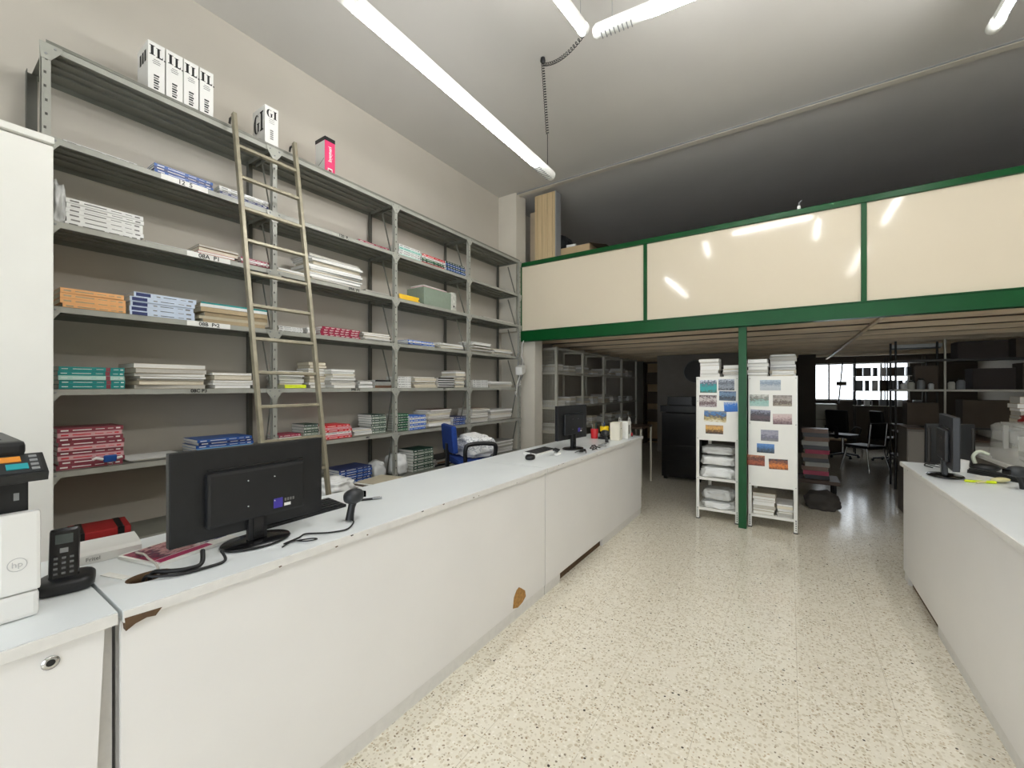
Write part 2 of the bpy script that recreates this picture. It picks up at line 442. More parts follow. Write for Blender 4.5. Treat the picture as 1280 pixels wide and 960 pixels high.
# carton and chair back on the mezzanine
cb = thing('carton', 'brown carton with open flap behind the green mezzanine rail', 'box', (-2.66, 5.75, 2.462)); CO = (-2.66, 5.75, 2.462)
b = MB(); b.box((-2.98, 5.64, 2.466), (-2.42, 5.92, 3.68), CARD); b.build('carton_body', cb, CO)
b = MB(); b.box((-2.42, 5.60, 3.68), (-2.14, 5.92, 3.684), CARD_D, rot=Euler((0, .3, 0)), piv=(-2.42, 5.7, 3.68)); b.build('flap', cb, CO)
b = MB(); b.tube([(-2.80, 5.67, 3.706), (-2.66, 5.69, 3.706)], .024, WHITEP, 10)
single(b, 'paper_roll', 'small white roll lying on the mezzanine carton', 'paper roll', (-2.73, 5.67, 3.682))
t = thing('loudspeaker', 'black rounded loudspeaker standing on the mezzanine carton', 'loudspeaker', (-2.90, 5.80, 3.682))
b = MB(); b.prism([(-.07, 0), (.10, 0), (.10, .12), (.06, .20), (-.02, .235), (-.07, .235)], 'y', BLACK, -.1, .1); b.build('speaker_case', t)
b = MB(); b.lathe([(.05, 0), (.05, .006)], (.0, -.1005, .1), CHAR, 20, Matrix.Rotation(PI / 2, 3, 'X')); b.build('speaker_cone', t)

# ------------------------------------------------------------------ lamps
def lamp(name, label, p0, p1, lit0, lit1, z, cords, group='tube lamps hanging under the ceiling', side=1):
    """p0, p1: ends of the housing (x, y); lit0, lit1: fractions of it that the tube spans"""
    p0, p1 = Vector((p0[0], p0[1], z)), Vector((p1[0], p1[1], z))
    d = p1 - p0; L = d.length; rz = math.atan2(d.y, d.x) - PI / 2
    t = thing(name, label, 'lamp', (p0 + p1) / 2, rz, group)
    h = L / 2
    def Y(f): return -h + f * L
    b = MB()
    prof = [(-.022, .012), (-.026, .03), (-.024, .06), (.024, .06), (.026, .03), (.022, .012)]
    n = len(prof)
    vs = [(a, -h + .02, c) for a, c in prof] + [(a, h - .02, c) for a, c in prof]
    b.faces(vs, [list(range(n)), list(range(n, 2 * n))[::-1]] + [(i, (i + 1) % n, n + (i + 1) % n, n + i) for i in range(n)], LAMPB)
    b.build('housing', t)
    for e, s_ in ((-1, Y(lit0) + h), (1, h - Y(lit1))):
        b = MB(); ln = max(.05, s_)
        y0, y1 = (-h, -h + ln) if e < 0 else (h - ln, h)
        b.tube([(0, y0, .018), (0, y0 + (.02 if e < 0 else 0), .018), (0, y1 - (0 if e < 0 else .02), .018), (0, y1, .018)], [.03, .044, .044, .03] if e > 0 else [.03, .044, .044, .03], LAMPB, 16)
        if ln > .25:
            for k in range(8): b.box((-.03, y0 + .06 + k * .03, -.028), (.03, y0 + .066 + k * .03, -.022), GREYP)
        b.build('end_cap', t)
    b = MB(); b.tube([(0, Y(lit0) + .004, -.012), (0, Y(lit1) - .004, -.012)], .021, TUBE, 14); b.build('tube', t)
    for f in cords:
        b = MB(); y = Y(f); b.tube([(0, y, .07), (0, y, ZC - z - .02)], .0018, GREYP, 6); b.lathe([(.022, 0), (.018, .02)], (0, y, ZC - z - .021), BLACK, 12)
        b.build('suspension_cord', t)
    return t
lamp('tube_lamp', 'long glowing tube lamp running above the aisle side of the grey shelving', (-1.84, 1.13), (-1.84, 3.42), .075, .85, 3.53, (.03,))
lamp('tube_lamp', 'glowing tube lamp near the ceiling on the side of the counter with the highlighter', (1.21, 1.95), (1.21, 4.42), .06, .955, 4.15, (.1, .9))
lamp('tube_lamp', 'glowing tube lamp near the ceiling further from the mezzanine, highlighter counter side', (1.12, -1.5), (1.12, 1.06), .06, .955, 4.15, (.1, .9))
lamp('tube_lamp', 'short tube lamp high near the ceiling whose end meets another at a corner', (-1.33, 1.80), (-1.235, 2.80), .03, .97, 4.15, (.1, .93))
lamp('tube_lamp', 'tube lamp with vented white end crossing the aisle near the ceiling', (-1.19, 2.84), (.32, 2.99), .26, .97, 4.15, (.09, .93))
lamp('tube_lamp', 'short tube lamp near the ceiling meeting the far end of the crossing lamp', (.36, 1.80), (.36, 2.90), .03, .97, 4.15, (.1, .93))
# coiled flex from the lamp junction to a ceiling hook and down to the long lamp
hook = Vector((-1.86, 3.28, ZC - .03)); jn = Vector((-1.235, 2.84, 4.22)); low = Vector((-1.84, 3.33, 3.62))
b = MB()
def coil(p, q, turns, r, sag=0.0, n=10):
    out = []; ax = (q - p); t = ax.normalized(); a = t.orthogonal().normalized(); c = t.cross(a)
    N_ = int(turns * n)
    for i in range(N_ + 1):
        f = i / N_; w_ = 2 * PI * turns * f
        pt = p + ax * f; pt.z -= sag * 4 * f * (1 - f)
        out.append(pt + (a * math.cos(w_) + c * math.sin(w_)) * r)
    return out
mid = low + Vector((0, 0, .28))
pts = coil(jn, hook + Vector((0, 0, -.03)), 20, .013, .07, 9) + coil(hook + Vector((0, 0, -.03)), mid, 27, .013, 0, 9) + [mid, low]
b.tube(pts, .003, RUBBER, 5)
o = single(b, 'coiled_cord', 'black coiled flex dropping from a ceiling hook to the long tube lamp', 'cord', tuple(low))
b = MB(); b.lathe([(.012, -.05), (.024, -.03), (.02, 0)], hook + Vector((0, 0, .028)), BLACK, 12)
single(b, 'ceiling_hook', 'small black hook on the ceiling carrying the coiled flex', 'hook', tuple(hook))

# ------------------------------------------------------------------ tall cabinet at the near end
cab = thing('tall_cabinet', 'tall plain white cabinet standing at the near end of the grey shelving', 'cabinet', (-3.38, -.1, 0))
b = MB(); b.box((-3.81, -.62, 0), (-2.975, .435, 2.765), CABW, bev=.003); b.build('cabinet_body', cab, (-3.38, -.1, 0))
b = MB(); b.box((-3.81, -.63, 2.767), (-2.945, .44, 2.80), CABW, bev=.006); b.build('cabinet_top', cab, (-3.38, -.1, 0))
b = MB(); b.box((-2.973, -.60, .08), (-2.952, .437, 2.755), CABW, bev=.004); b.build('cabinet_door', cab, (-3.38, -.1, 0))

# ------------------------------------------------------------------ grey shelving
SX0, SX1 = -3.785, -3.37           # back and front of the shelves
POST = (.47, 1.68, 2.89, 4.07, 5.25)
LV = (3.475, 2.975, 2.515, 2.045, 1.585, 1.125, .66, .20)
sh = thing('shelving_unit', 'long grey slotted steel shelving of four bays along the beige wall', 'shelving', (-3.58, 2.86, 0))
SO = (-3.58, 2.86, 0)
for y in POST:
    for fr in (1, 0):
        x = SX1 if fr else SX0; sx = -1 if fr else 1
        last = y > 5
        b = MB()
        hw = .019 if fr else .024
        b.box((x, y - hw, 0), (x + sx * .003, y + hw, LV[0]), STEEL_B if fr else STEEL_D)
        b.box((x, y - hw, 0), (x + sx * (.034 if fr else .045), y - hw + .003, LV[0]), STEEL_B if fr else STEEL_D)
        z = .08
        while fr and z < 3.45:
            b.box((x + .0002, y - .008 + .005 * (int(z * 20) % 2), z), (x + .0012, y + .002 + .005 * (int(z * 20) % 2), z + .014), SLOT_G)
            z += .075
        p = b.build('upright', sh, SO)
        for i, z in enumerate(LV):
            if fr:
                g = MB(); zt = z - .002; ya = max(y - .062, .446); yb = min(y + .062, 5.29)
                g.prism([(ya, zt), (yb, zt), (yb, zt - .022), (y + .018, zt - .088), (y - .018, zt - .088), (ya, zt - .022)], 'x', STEEL_B, x + .0006, x + .0036)
                for dy, dz in (((-.035, -.018),) if y > .5 else ()) + (((.035, -.018),) if y < 5.2 else ()) + ((0, -.06),):
                    g.lathe([(.006, 0), (.005, .004)], (x + .0036, y + dy, zt + dz), GREYP, 8, Matrix.Rotation(PI / 2, 3, 'Y'))
                q = g.build('corner_plate', p, SO)
    for i in range(len(LV) - 1):
        g = MB(); z0, z1 = LV[i + 1], LV[i]
        # flat diagonal bars between the front and the back upright
        fa, fc = ((.78, .45), (.60, .82))[i >= 4]; D = SX1 - SX0
        a, c = Vector((SX0 + fa * D, y + .014, z0 + .01)), Vector((SX0 + fc * D, y + .014, z1 - .045))
        d = (c - a); n = d.normalized().cross(Vector((0, 1, 0))) * .009; k = Vector((0, .0015, 0))
        vs = [a + n - k, a - n - k, c - n - k, c + n - k, a + n + k, a - n + k, c - n + k, c + n + k]
        g.faces(vs, [(0, 1, 2, 3), (7, 6, 5, 4), (0, 4, 5, 1), (1, 5, 6, 2), (2, 6, 7, 3), (3, 7, 4, 0)], STEEL)
        g.build('side_brace', sh, SO)
marks = {(1, 0): ('12  5', 232, .05), (2, 0): ('08A  P1', 262, .05), (3, 0): ('08B  P\u20222', 262, .045), (4, 0): ('08C P3', 249, .04),
         (1, 1): ('120  P.', 430, .045), (2, 1): ('09A  P1', 443, .045), (4, 1): ('09B  P1', 445, .04), (5, 1): ('09C', 460, .03), (4, 2): ('101', 556, .04)}
for li, z in enumerate(LV):
    for k in range(4):
        y0, y1 = POST[k] + .001, POST[k + 1] - .001
        b = MB(); T = .0015
        if k == 3 or True:
            b.box((SX0 + .004, y0, z - T), (SX1 - .004, y1, z), STEEL)
            for xa, xb in ((SX0 + .004, SX0 + .006), (SX1 - .006, SX1 - .004)):
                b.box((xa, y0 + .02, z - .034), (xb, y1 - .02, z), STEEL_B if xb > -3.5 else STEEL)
            b.box((SX1 - .02, y0 + .02, z - .034), (SX1 - .005, y1 - .02, z - .032), STEEL)
            for xm in (-3.66, -3.575, -3.49):
                b.box((xm - .012, y0 + .02, z - .014), (xm + .012, y1 - .02, z - T - .0003), STEEL)
            for yq in (y0 + .026, y1 - .028): b.box((SX0 + .05, yq, z - .034), (SX1 - .036, yq + .002, z - T), STEEL)
            if li == 0: b.box((SX1 - .004, y0, z), (SX1 - .002, y1, z + .018), STEEL)
        p = b.build('shelf', sh, SO)
        if (li, k) in marks:
            s_, u, sz = marks[(li, k)]
            yy = atx(u, 483, SX1).y
            g = MB()
            if li in (1, 2, 3) and k == 0: g.box((SX1 - .0038, yy - .13, z - .033), (SX1 - .0030, yy + .13, z + .002), PAPER)
            g.add_mesh(text_mesh(s_, sz * .8, .0006), INK, face_x(Vector((SX1 - .0024, yy, z - .016)), roll=random.uniform(-.04, .04)))
            g.build('shelf_marking', p, SO)

# ------------------------------------------------------------------ books
ORD = ('topmost', 'second', 'third', 'fourth', 'fifth', 'sixth', 'seventh', 'eighth', 'ninth', 'tenth', 'eleventh', 'twelfth')
SHELF = ('first', 'second', 'third', 'fourth', 'fifth', 'sixth', 'seventh', 'lowest')
_BK = {}
def book_proto(w, t, d, key, page, face, style):
    k = (round(w, 3), round(t, 3), round(d, 3), key, page.name, face, style)
    if k in _BK: return _BK[k]
    m = CV[key]; s = 1 if face == 'spine' else -1
    def X(x): return x if s > 0 else -d - x
    e = .0015 if t > .008 else .0006
    b = MB(); ib = MB()
    b.box((X(-e), -w / 2, 0), (X(0), w / 2, t), m)
    b.box((X(-d), -w / 2, 0), (X(-e), w / 2, e), m); b.box((X(-d), -w / 2, t - e), (X(-e), w / 2, t), m)
    ink = {'white': GREYINK, 'cream': GREYINK, 'silver': GREYINK, 'ice blue': CV['navy'], 'beige': CV['brown'], 'orange': CV['beige'], 'yellow': CV['orange'],
           'pale green': CV['teal'], 'pink': CV['red'], 'grey': INK, 'tan': CV['brown'], 'neon yellow': CV['yellow'], 'light blue': CV['navy']}.get(key, PAPER)
    if face == 'spine' and t > .009 and style:
        h = t * .15
        def bar(f0, f1, mm, hh=h, up=0): ib.box((0, -w / 2 + f0 * w, t / 2 - hh + up), (.0007, -w / 2 + f1 * w, t / 2 + hh + up), mm)
        if style == 'title':
            bar(.05, .16, ink); bar(.22, .50, ink, h * .7); bar(.56, .70, ink, h * .5); bar(.75, .84, ink, h * .4); bar(.88, .95, ink)
        elif style == 'block':
            bar(.03, .25, CV['navy'], t * .36); bar(.34, .40, GREYINK, h * .7); bar(.45, .66, INK, h * .4); bar(.73, .82, GREYINK, h * .4); bar(.86, .94, GREYINK, h)
        elif style == 'band':
            bar(.04, .13, PAPER, h * .5); bar(.2, .48, PAPER, h * .4); bar(.55, .66, PAPER, h * .3); bar(.70, .77, CV['rose'], t * .47); bar(.82, .90, PAPER, h * .4); bar(.93, .98, PAPER, h)
        elif style == 'bold':
            for f in (.08, .22, .36, .5, .62, .78, .88): bar(f, f + .09, ink, h * .55, h * .8); bar(f, f + .06, ink, h * .3, -h)
    root = bpy.data.objects.new('book', b.mesh('book_cover')); kids = []
    if ib.mats:
        q = bpy.data.objects.new('spine_lettering', ib.mesh('spine_lettering')); q.parent = root; kids.append(q)
    g = MB(); g.box((X(-d + .003), -w / 2 + .002, e), (X(-e), w / 2 - .002, t - e), page)
    child = bpy.data.objects.new('page_block', g.mesh('page_block')); child.parent = root; kids.append(child)
    _BK[k] = (root, kids)
    return _BK[k]
N_BOOKS = {}
def put_book(w, t, d, key, page, face, style, loc, rz, name, label, group):
    r, kids = book_proto(w, t, d, key, page, face, style)
    o = r.copy(); o.name = name; C.objects.link(o); o.location = loc; o.rotation_euler = (0, 0, rz)
    for c in kids:
        q = c.copy(); q.name = c.name.split('.')[0]; C.objects.link(q); q.parent = o
    tag(o, label, 'book', group); N_BOOKS[name] = N_BOOKS.get(name, 0) + 1
    return o
LOOK = {  # colours down the stack, page tint, side shown, spine print, noun
 'white': (['white'], PAPER, 'spine', 'title', 'textbook'), 'loose white': (['white', 'silver', 'white', 'cream'], PAPER, 'pages', '', 'booklet'),
 'cream': (['cream', 'beige', 'cream', 'white'], PAPER_C, 'pages', '', 'booklet'), 'orange': (['orange'], PAPER_C, 'spine', 'title', 'textbook'),
 'block': (['ice blue'], PAPER, 'spine', 'block', 'textbook'), 'teal': (['teal', 'teal', 'pale green', 'teal', 'teal'], PAPER, 'spine', 'band', 'textbook'),
 'blue': (['blue', 'navy', 'blue', 'light blue'], PAPER, 'spine', 'title', 'textbook'), 'bluewhite': (['bright blue', 'white'], PAPER, 'spine', 'title', 'textbook'),
 'navy': (['navy', 'blue'], PAPER, 'spine', 'title', 'textbook'), 'rose': (['rose', 'pink', 'rose', 'rose', 'pink'], PAPER, 'spine', 'title', 'textbook'),
 'red': (['red', 'pink', 'red', 'white', 'pink', 'red'], PAPER, 'spine', 'title', 'textbook'), 'crimson': (['crimson'], PAPER, 'spine', 'bold', 'textbook'),
 'green': (['green', 'dark green'], PAPER, 'spine', 'title', 'textbook'), 'dkgreen': (['dark green', 'grey-green'], PAPER, 'spine', 'title', 'textbook'),
 'tan': (['tan', 'beige', 'tan', 'cream'], PAPER_C, 'pages', '', 'booklet'), 'mixwarm': (['beige', 'brown', 'red', 'cream', 'white'], PAPER_C, 'pages', '', 'booklet'),
 'tealtop': (['teal', 'white', 'beige', 'beige', 'cream', 'beige'], PAPER_C, 'spine', '', 'textbook'), 'grey': (['grey', 'silver', 'white'], PAPER, 'pages', '', 'magazine'),
 'dark': (['black', 'grey', 'brown', 'white', 'black'], PAPER, 'spine', '', 'magazine'), 'yellow': (['yellow'], PAPER_C, 'spine', '', 'folder'),
 'neon': (['neon yellow'], PAPER, 'spine', '', 'folder'), 'whitenavy': (['white', 'white', 'navy'], PAPER, 'spine', 'title', 'textbook'),
 'stripe': (['black', 'white'], PAPER, 'spine', '', 'textbook'), 'redgreen': (['red', 'white', 'green', 'dark green'], PAPER, 'spine', 'title', 'textbook'),
 'greenblue': (['dark green', 'blue'], PAPER, 'spine', 'bold', 'textbook'), 'tealwhite': (['white', 'pale green', 'white'], PAPER, 'spine', 'title', 'textbook'),
 'redwhite': (['crimson', 'white', 'rose'], PAPER, 'spine', 'title', 'textbook'), 'brownwhite': (['brown', 'cream', 'white', 'beige', 'grey'], PAPER_C, 'pages', '', 'magazine'),
}
LOOSE = ('loose white', 'cream', 'tan', 'mixwarm', 'grey', 'brownwhite', 'dark', 'tealtop')
def layers(n, h, look):
    """thickness of every book of a pile, topmost first"""
    if look not in LOOSE: return [round(h / n - .0006, 4)] * n
    wts = [random.choice((.7, 1, 1, 1.2, 1.5)) for _ in range(n)]
    return [round(max(.004, h * q / sum(wts) - .0014), 3) for q in wts]
TINTS = (PAPER, PAPER_C, PAPER_G, PAPER, PAPER_W)
def stack_at(y0, y1, xf, z, n, h, look, d, where, group, jit=1.0, face=None):
    cols, page, fc, style, noun = LOOK[look]
    if face: fc = face
    w = y1 - y0; th = layers(n, h, look); sl = .6 if look in LOOSE else .22
    gap = .0014 if look in LOOSE else .0006
    for i in range(n):                       # i = 0 is the topmost
        key = cols[i % len(cols)]
        zz = z + .0008 + sum(th[i + 1:]) + gap * (n - 1 - i)
        rz = random.uniform(-.07, .07) * sl * jit
        ww = round(w * (1 - random.choice((0, .03, .06, .1)) * sl * 1.6), 2)
        off = min((w - ww) / 2 + .004, .02)
        loc = Vector((xf - .012 - random.uniform(0, .045) * sl * jit, (y0 + y1) / 2 + random.uniform(-off, off), zz))
        pg = random.choice(TINTS) if fc == 'pages' else page
        lab = f'{key} {noun}, {ORD[i]} in {where}' if n > 1 else f'{key} {noun} lying in {where}'
        put_book(ww, th[i], d, key, pg, fc, style, loc, rz, noun, lab, group)
GB = 'books and papers on the grey shelving'
def S(li, u0, u1, n, h, look, spot, d=.22, back=0.0, jit=1.0, rise=0.0):
    """shelf level, extent along the front seen from the aisle, count, height of the stack"""
    xf = SX1 - .034 - back
    y0, y1 = atx(u0, 483, xf).y, atx(u1, 483, xf).y
    stack_at(y0, y1, xf, LV[li] + rise, n, h, look, min(d, .37 - back), f'{spot}, {SHELF[li]} shelf down', GB, jit)
# second shelf
S(1, 80, 172, 2, .024, 'white', 'flat pile by the tall cabinet', .2)
S(1, 194, 268, 4, .075, 'blue', 'blue and white pile before the ladder', .24)
S(1, 275, 337, 4, .075, 'whitenavy', 'pile between the ladder rails', .22)
S(1, 350, 402, 2, .02, 'white', 'thin pile just past the ladder')
S(1, 447, 487, 2, .032, 'redwhite', 'red pile ending the ladder bay')
S(1, 500, 527, 5, .125, 'tealwhite', 'pale pile starting the third bay')
S(1, 529, 557, 5, .115, 'redgreen', 'red and green pile, third bay')
S(1, 559, 583, 5, .13, 'greenblue', 'dark pile ending the third bay')
S(1, 634, 645, 1, .022, 'white', 'the end bay', .12)
# third shelf
S(2, 82, 180, 6, .16, 'white', 'white pile beside the tall cabinet', .26)
S(2, 184, 246, 2, .02, 'loose white', 'loose sheets after the white pile', .3)
S(2, 250, 300, 4, .085, 'mixwarm', 'warm pile left of the ladder', .28)
S(2, 303, 338, 4, .06, 'redwhite', 'red pile between the ladder rails')
S(2, 349, 386, 3, .05, 'loose white', 'low white pile touching the ladder')
S(2, 389, 455, 12, .235, 'loose white', 'tall white pile past the ladder', .28, jit=1.4)
S(2, 459, 490, 2, .03, 'grey', 'low pile ending the ladder bay')
S(2, 501, 526, 3, .065, 'yellow', 'yellow pile, third bay', .2)
S(2, 606, 644, 2, .03, 'loose white', 'low pile, end bay', .22)
# fourth shelf
S(3, 77, 159, 4, .115, 'orange', 'orange pile beside the tall cabinet', .2)
S(3, 164, 246, 5, .15, 'block', 'pale blue pile with dark spine blocks', .2)
S(3, 252, 336, 6, .155, 'tealtop', 'teal topped pile behind the ladder', .22)
S(3, 349, 380, 3, .045, 'white', 'white pile inside the ladder')
S(3, 386, 398, 3, .06, 'loose white', 'small pile at the outer ladder rail', .2)
S(3, 402, 451, 4, .085, 'crimson', 'crimson pile past the ladder', .2)
S(3, 456, 491, 5, .085, 'cream', 'cream pile ending the ladder bay')
S(3, 512, 545, 4, .06, 'bluewhite', 'bright blue pile, third bay', .2, jit=3)
S(3, 553, 583, 4, .075, 'loose white', 'white pile ending the third bay', jit=2)
S(3, 592, 617, 7, .14, 'loose white', 'ragged pile starting the end bay', jit=2)
S(3, 620, 643, 4, .09, 'grey', 'grey pile ending the end bay', jit=2)
# fifth shelf
S(4, 74, 157, 5, .128, 'teal', 'teal pile beside the tall cabinet', .2)
S(4, 169, 262, 7, .165, 'cream', 'ragged cream pile left of the ladder', .3, jit=1.5)
S(4, 267, 318, 5, .115, 'cream', 'low cream pile touching the ladder', .24)
S(4, 350, 382, 7, .15, 'grey', 'grey pile behind the ladder', .2, back=.15)
S(4, 357, 385, 2, .028, 'neon', 'small pile before the grey pile', .11)
S(4, 388, 410, 9, .235, 'tan', 'tall tan pile past the ladder', .2, back=.10)
S(4, 416, 446, 8, .17, 'loose white', 'white pile in front of the tan pile', .2)
S(4, 450, 468, 4, .075, 'grey', 'small grey pile, ladder bay', .2)
S(4, 471, 491, 3, .08, 'dark', 'dark pile ending the ladder bay', .2)
S(4, 499, 515, 5, .12, 'white', 'white pile starting the third bay', .2)
S(4, 519, 547, 7, .125, 'cream', 'cream pile, third bay', .22)
S(4, 549, 569, 9, .115, 'stripe', 'black and white striped pile, third bay', .2)
S(4, 571, 583, 10, .215, 'brownwhite', 'tall brown pile ending the third bay', .24)
S(4, 592, 611, 6, .10, 'white', 'white pile starting the end bay', .2)
S(4, 614, 642, 4, .085, 'loose white', 'loose pile ending the end bay', .22)
# sixth shelf
S(5, 72, 156, 9, .235, 'rose', 'rose red pile beside the tall cabinet', .24)
S(5, 163, 236, 2, .012, 'loose white', 'loose sheets in front of the rose pile', .3)
S(5, 247, 318, 5, .10, 'blue', 'blue pile above the counter monitor', .26)
S(5, 350, 378, 4, .08, 'redwhite', 'red pile behind the ladder', .2)
S(5, 381, 399, 6, .145, 'dkgreen', 'grey green pile at the outer ladder rail', .2, back=.05)
S(5, 403, 441, 6, .125, 'red', 'red pile past the ladder', .24)
S(5, 444, 468, 4, .06, 'loose white', 'white pile after the red pile', .2)
S(5, 466, 484, 8, .19, 'dkgreen', 'dark green pile ending the ladder bay', .22, back=.06)
S(5, 499, 512, 7, .18, 'green', 'green pile starting the third bay', .2, back=.03)
S(5, 514, 534, 7, .155, 'bluewhite', 'blue and white pile, third bay', .2)
S(5, 537, 566, 9, .205, 'brownwhite', 'ragged brown pile, third bay', .24, jit=1.6)
S(5, 568, 583, 4, .10, 'navy', 'navy pile ending the third bay', .2)
S(5, 592, 614, 8, .19, 'brownwhite', 'brown pile starting the end bay', .24, jit=1.6)
S(5, 616, 643, 6, .15, 'loose white', 'white pile ending the end bay', .24, jit=1.6)
# seventh shelf
S(6, 425, 466, 7, .16, 'navy', 'navy pile above the counter edge', .26, back=.03)
S(6, 518, 543, 8, .24, 'dkgreen', 'dark green pile beside the white bag', .24)
S(6, 546, 583, 5, .09, 'dark', 'dark low pile, third bay', .26, jit=2)
S(6, 592, 614, 6, .165, 'dark', 'dark pile starting the end bay', .24)
S(6, 617, 643, 8, .16, 'grey', 'grey pile ending the end bay', .24)

# the binders and boxes on top of the shelving
def glyph_I(b, M, w, h, m):
    b.add_mesh(poly_mesh([(-.21, -.5), (.21, -.5), (.21, .5), (-.21, .5)]), m, M @ Matrix.Diagonal((w, h, 1, 1)))
    for s_ in (-1, 1): b.add_mesh(poly_mesh([(-.4, .43 * s_), (.4, .43 * s_), (.4, .5 * s_), (-.4, .5 * s_)]), m, M @ Matrix.Diagonal((w, h, 1, 1)))
def poly_mesh(pts, t=.0006):
    me = bpy.data.meshes.new('outline'); n = len(pts)
    me.from_pydata([(x, y, 0) for x, y in pts] + [(x, y, t) for x, y in pts], [], [list(range(n)), list(range(n, 2 * n))] + [(i, (i + 1) % n, n + (i + 1) % n, n + i) for i in range(n)])
    return me
def glyph_L(b, M, w, h, m):
    glyph_I(b, M @ Matrix.Translation((-.12 * w, 0, 0)), w, h, m)
    b.add_mesh(poly_mesh([(-.3, -.5), (.62, -.5), (.62, -.16), (.50, -.36), (-.3, -.40)]), m, M @ Matrix.Diagonal((w, h, 1, 1)))
def glyph_G(b, M, w, h, m):
    D = M @ Matrix.Diagonal((w, h, 1, 1)); out = []; inn = []
    for k in range(19):
        a = math.radians(50 + k * 270 / 18)
        out.append((.5 * math.cos(a), .5 * math.sin(a))); inn.append((.06 + .24 * math.cos(a) * (1.1 if math.cos(a) > 0 else 1), .455 * math.sin(a)))
    for k in range(18): b.add_mesh(poly_mesh([out[k], out[k + 1], inn[k + 1], inn[k]]), m, D)
    b.add_mesh(poly_mesh([(.2, -.42), (.44, -.42), (.44, 0), (.2, 0)]), m, D); b.add_mesh(poly_mesh([(.1, -.03), (.54, -.03), (.54, .03), (.1, .03)]), m, D)
TOPZ = LV[0] + .0195
def slip_box(y0, y1, h, label, kind, d=.20, xf=SX1 - .03):
    base = (xf - d / 2, (y0 + y1) / 2, LV[0] + .001)
    t = thing('slipcase_box', label, 'box', base, 0, 'boxes standing on top of the shelving' if kind == 'IL' else None)
    b = MB(); b.box((xf - d, y0 + .0015, LV[0] + .001), (xf, y1 - .0015, LV[0] + h), WHITEP if kind != 'pink' else mat('pink_card', (214, 52, 104), .45), bev=.002)
    b.build('case', t, base)
    b = MB(); yc = (y0 + y1) / 2; w = y1 - y0; zt = LV[0] + h; x = xf + .0004
    if kind == 'IL':
        glyph_I(b, face_x(Vector((x, yc - .022, zt - .055))), .034, .062, INK); glyph_L(b, face_x(Vector((x, yc + .014, zt - .06))), .030, .062, INK); b.box((x, yc + .038, zt - .094), (x + .0006, yc + .046, zt - .086), INK)
        for k, ww in enumerate((.030, .042, .036)): b.box((x, yc - ww / 2, zt - .112 - k * .012), (x + .0006, yc + ww / 2, zt - .108 - k * .012), GREYINK)
        for k in range(6): b.box((x, yc - .014, zt - .215 - k * .016), (x + .0006, yc + .014 - .004 * (k % 2), zt - .205 - k * .016), GREYINK if k % 3 == 1 else INK)
        # side towards the cabinet
        for k in range(3): b.box((xf - .15 + k * .045, y0 - .0002, zt - .12), (xf - .125 + k * .045, y0 + .0014, zt - .05), INK)
    elif kind == 'GI':
        glyph_G(b, face_x(Vector((x, yc - .016, zt - .055))), .044, .062, INK); glyph_I(b, face_x(Vector((x, yc + .026, zt - .055))), .034, .062, INK)
        for k in range(3): b.box((x, yc - .02, zt - .10 - k * .014), (x + .0006, yc + .02, zt - .097 - k * .014), GREYINK)
        for k in range(5): b.box((x, yc - .012, zt - .19 - k * .016), (x + .0006, yc + .012, zt - .18 - k * .016), GREYINK)
        R = Matrix(((1, 0, 0), (0, 0, -1), (0, 1, 0))).to_4x4()
        P0 = Matrix.Translation((xf - .10 - .03, y0 - .0004, zt - .12)) @ R
        glyph_G(b, P0, .085, .15, INK); glyph_I(b, Matrix.Translation((xf - .05, y0 - .0004, zt - .115)) @ R, .06, .15, INK)
    else:
        b.box((xf - d - .0005, y0 + .0008, zt - .034), (xf + .0006, y1 - .0008, zt + .0006), BLACK)
        b.box((xf - d + .004, y0 + .0006, LV[0] + .002), (xf - .004, y0 + .0016, zt - .036), WHITEP)
        b.box((xf - d + .004, y0, LV[0] + .10), (xf - .004, y0 + .0012, LV[0] + .106), GREYINK, rot=Euler((0, -.5, 0)))
        b.add_mesh(text_mesh('Ingegneri', .046, .0008), PAPER, face_x(Vector((x, yc, zt - .145)), .8, 1.0, PI / 2))
        b.box((x, yc - .022, LV[0] + .015), (x + .0006, yc + .022, LV[0] + .06), PAPER)
        b.box((x + .0004, yc - .016, LV[0] + .022), (x + .001, yc + .016, LV[0] + .05), CV['crimson'])
    b.build('printed_lettering', t, base)
XF = SX1 - .03
for k, ((ua, ub), nm) in enumerate(zip(((184.5, 206.5), (207.5, 229), (229.5, 248.5), (249.5, 267)), ('first', 'second', 'third', 'fourth'))):
    slip_box(atx(ua, 100, XF).y, atx(ub, 100, XF).y, .338, f'white boxed dictionary marked IL, {nm} of four counting from the cabinet', 'IL')
slip_box(atx(331, 100, XF).y, atx(348, 100, XF).y, .325, 'white box marked GI standing alone above the ladder top', 'GI')
slip_box(atx(406, 100, XF).y, atx(419, 100, XF).y, .33, 'pink and white box with black lid standing on the shelving top', 'pink', .15)

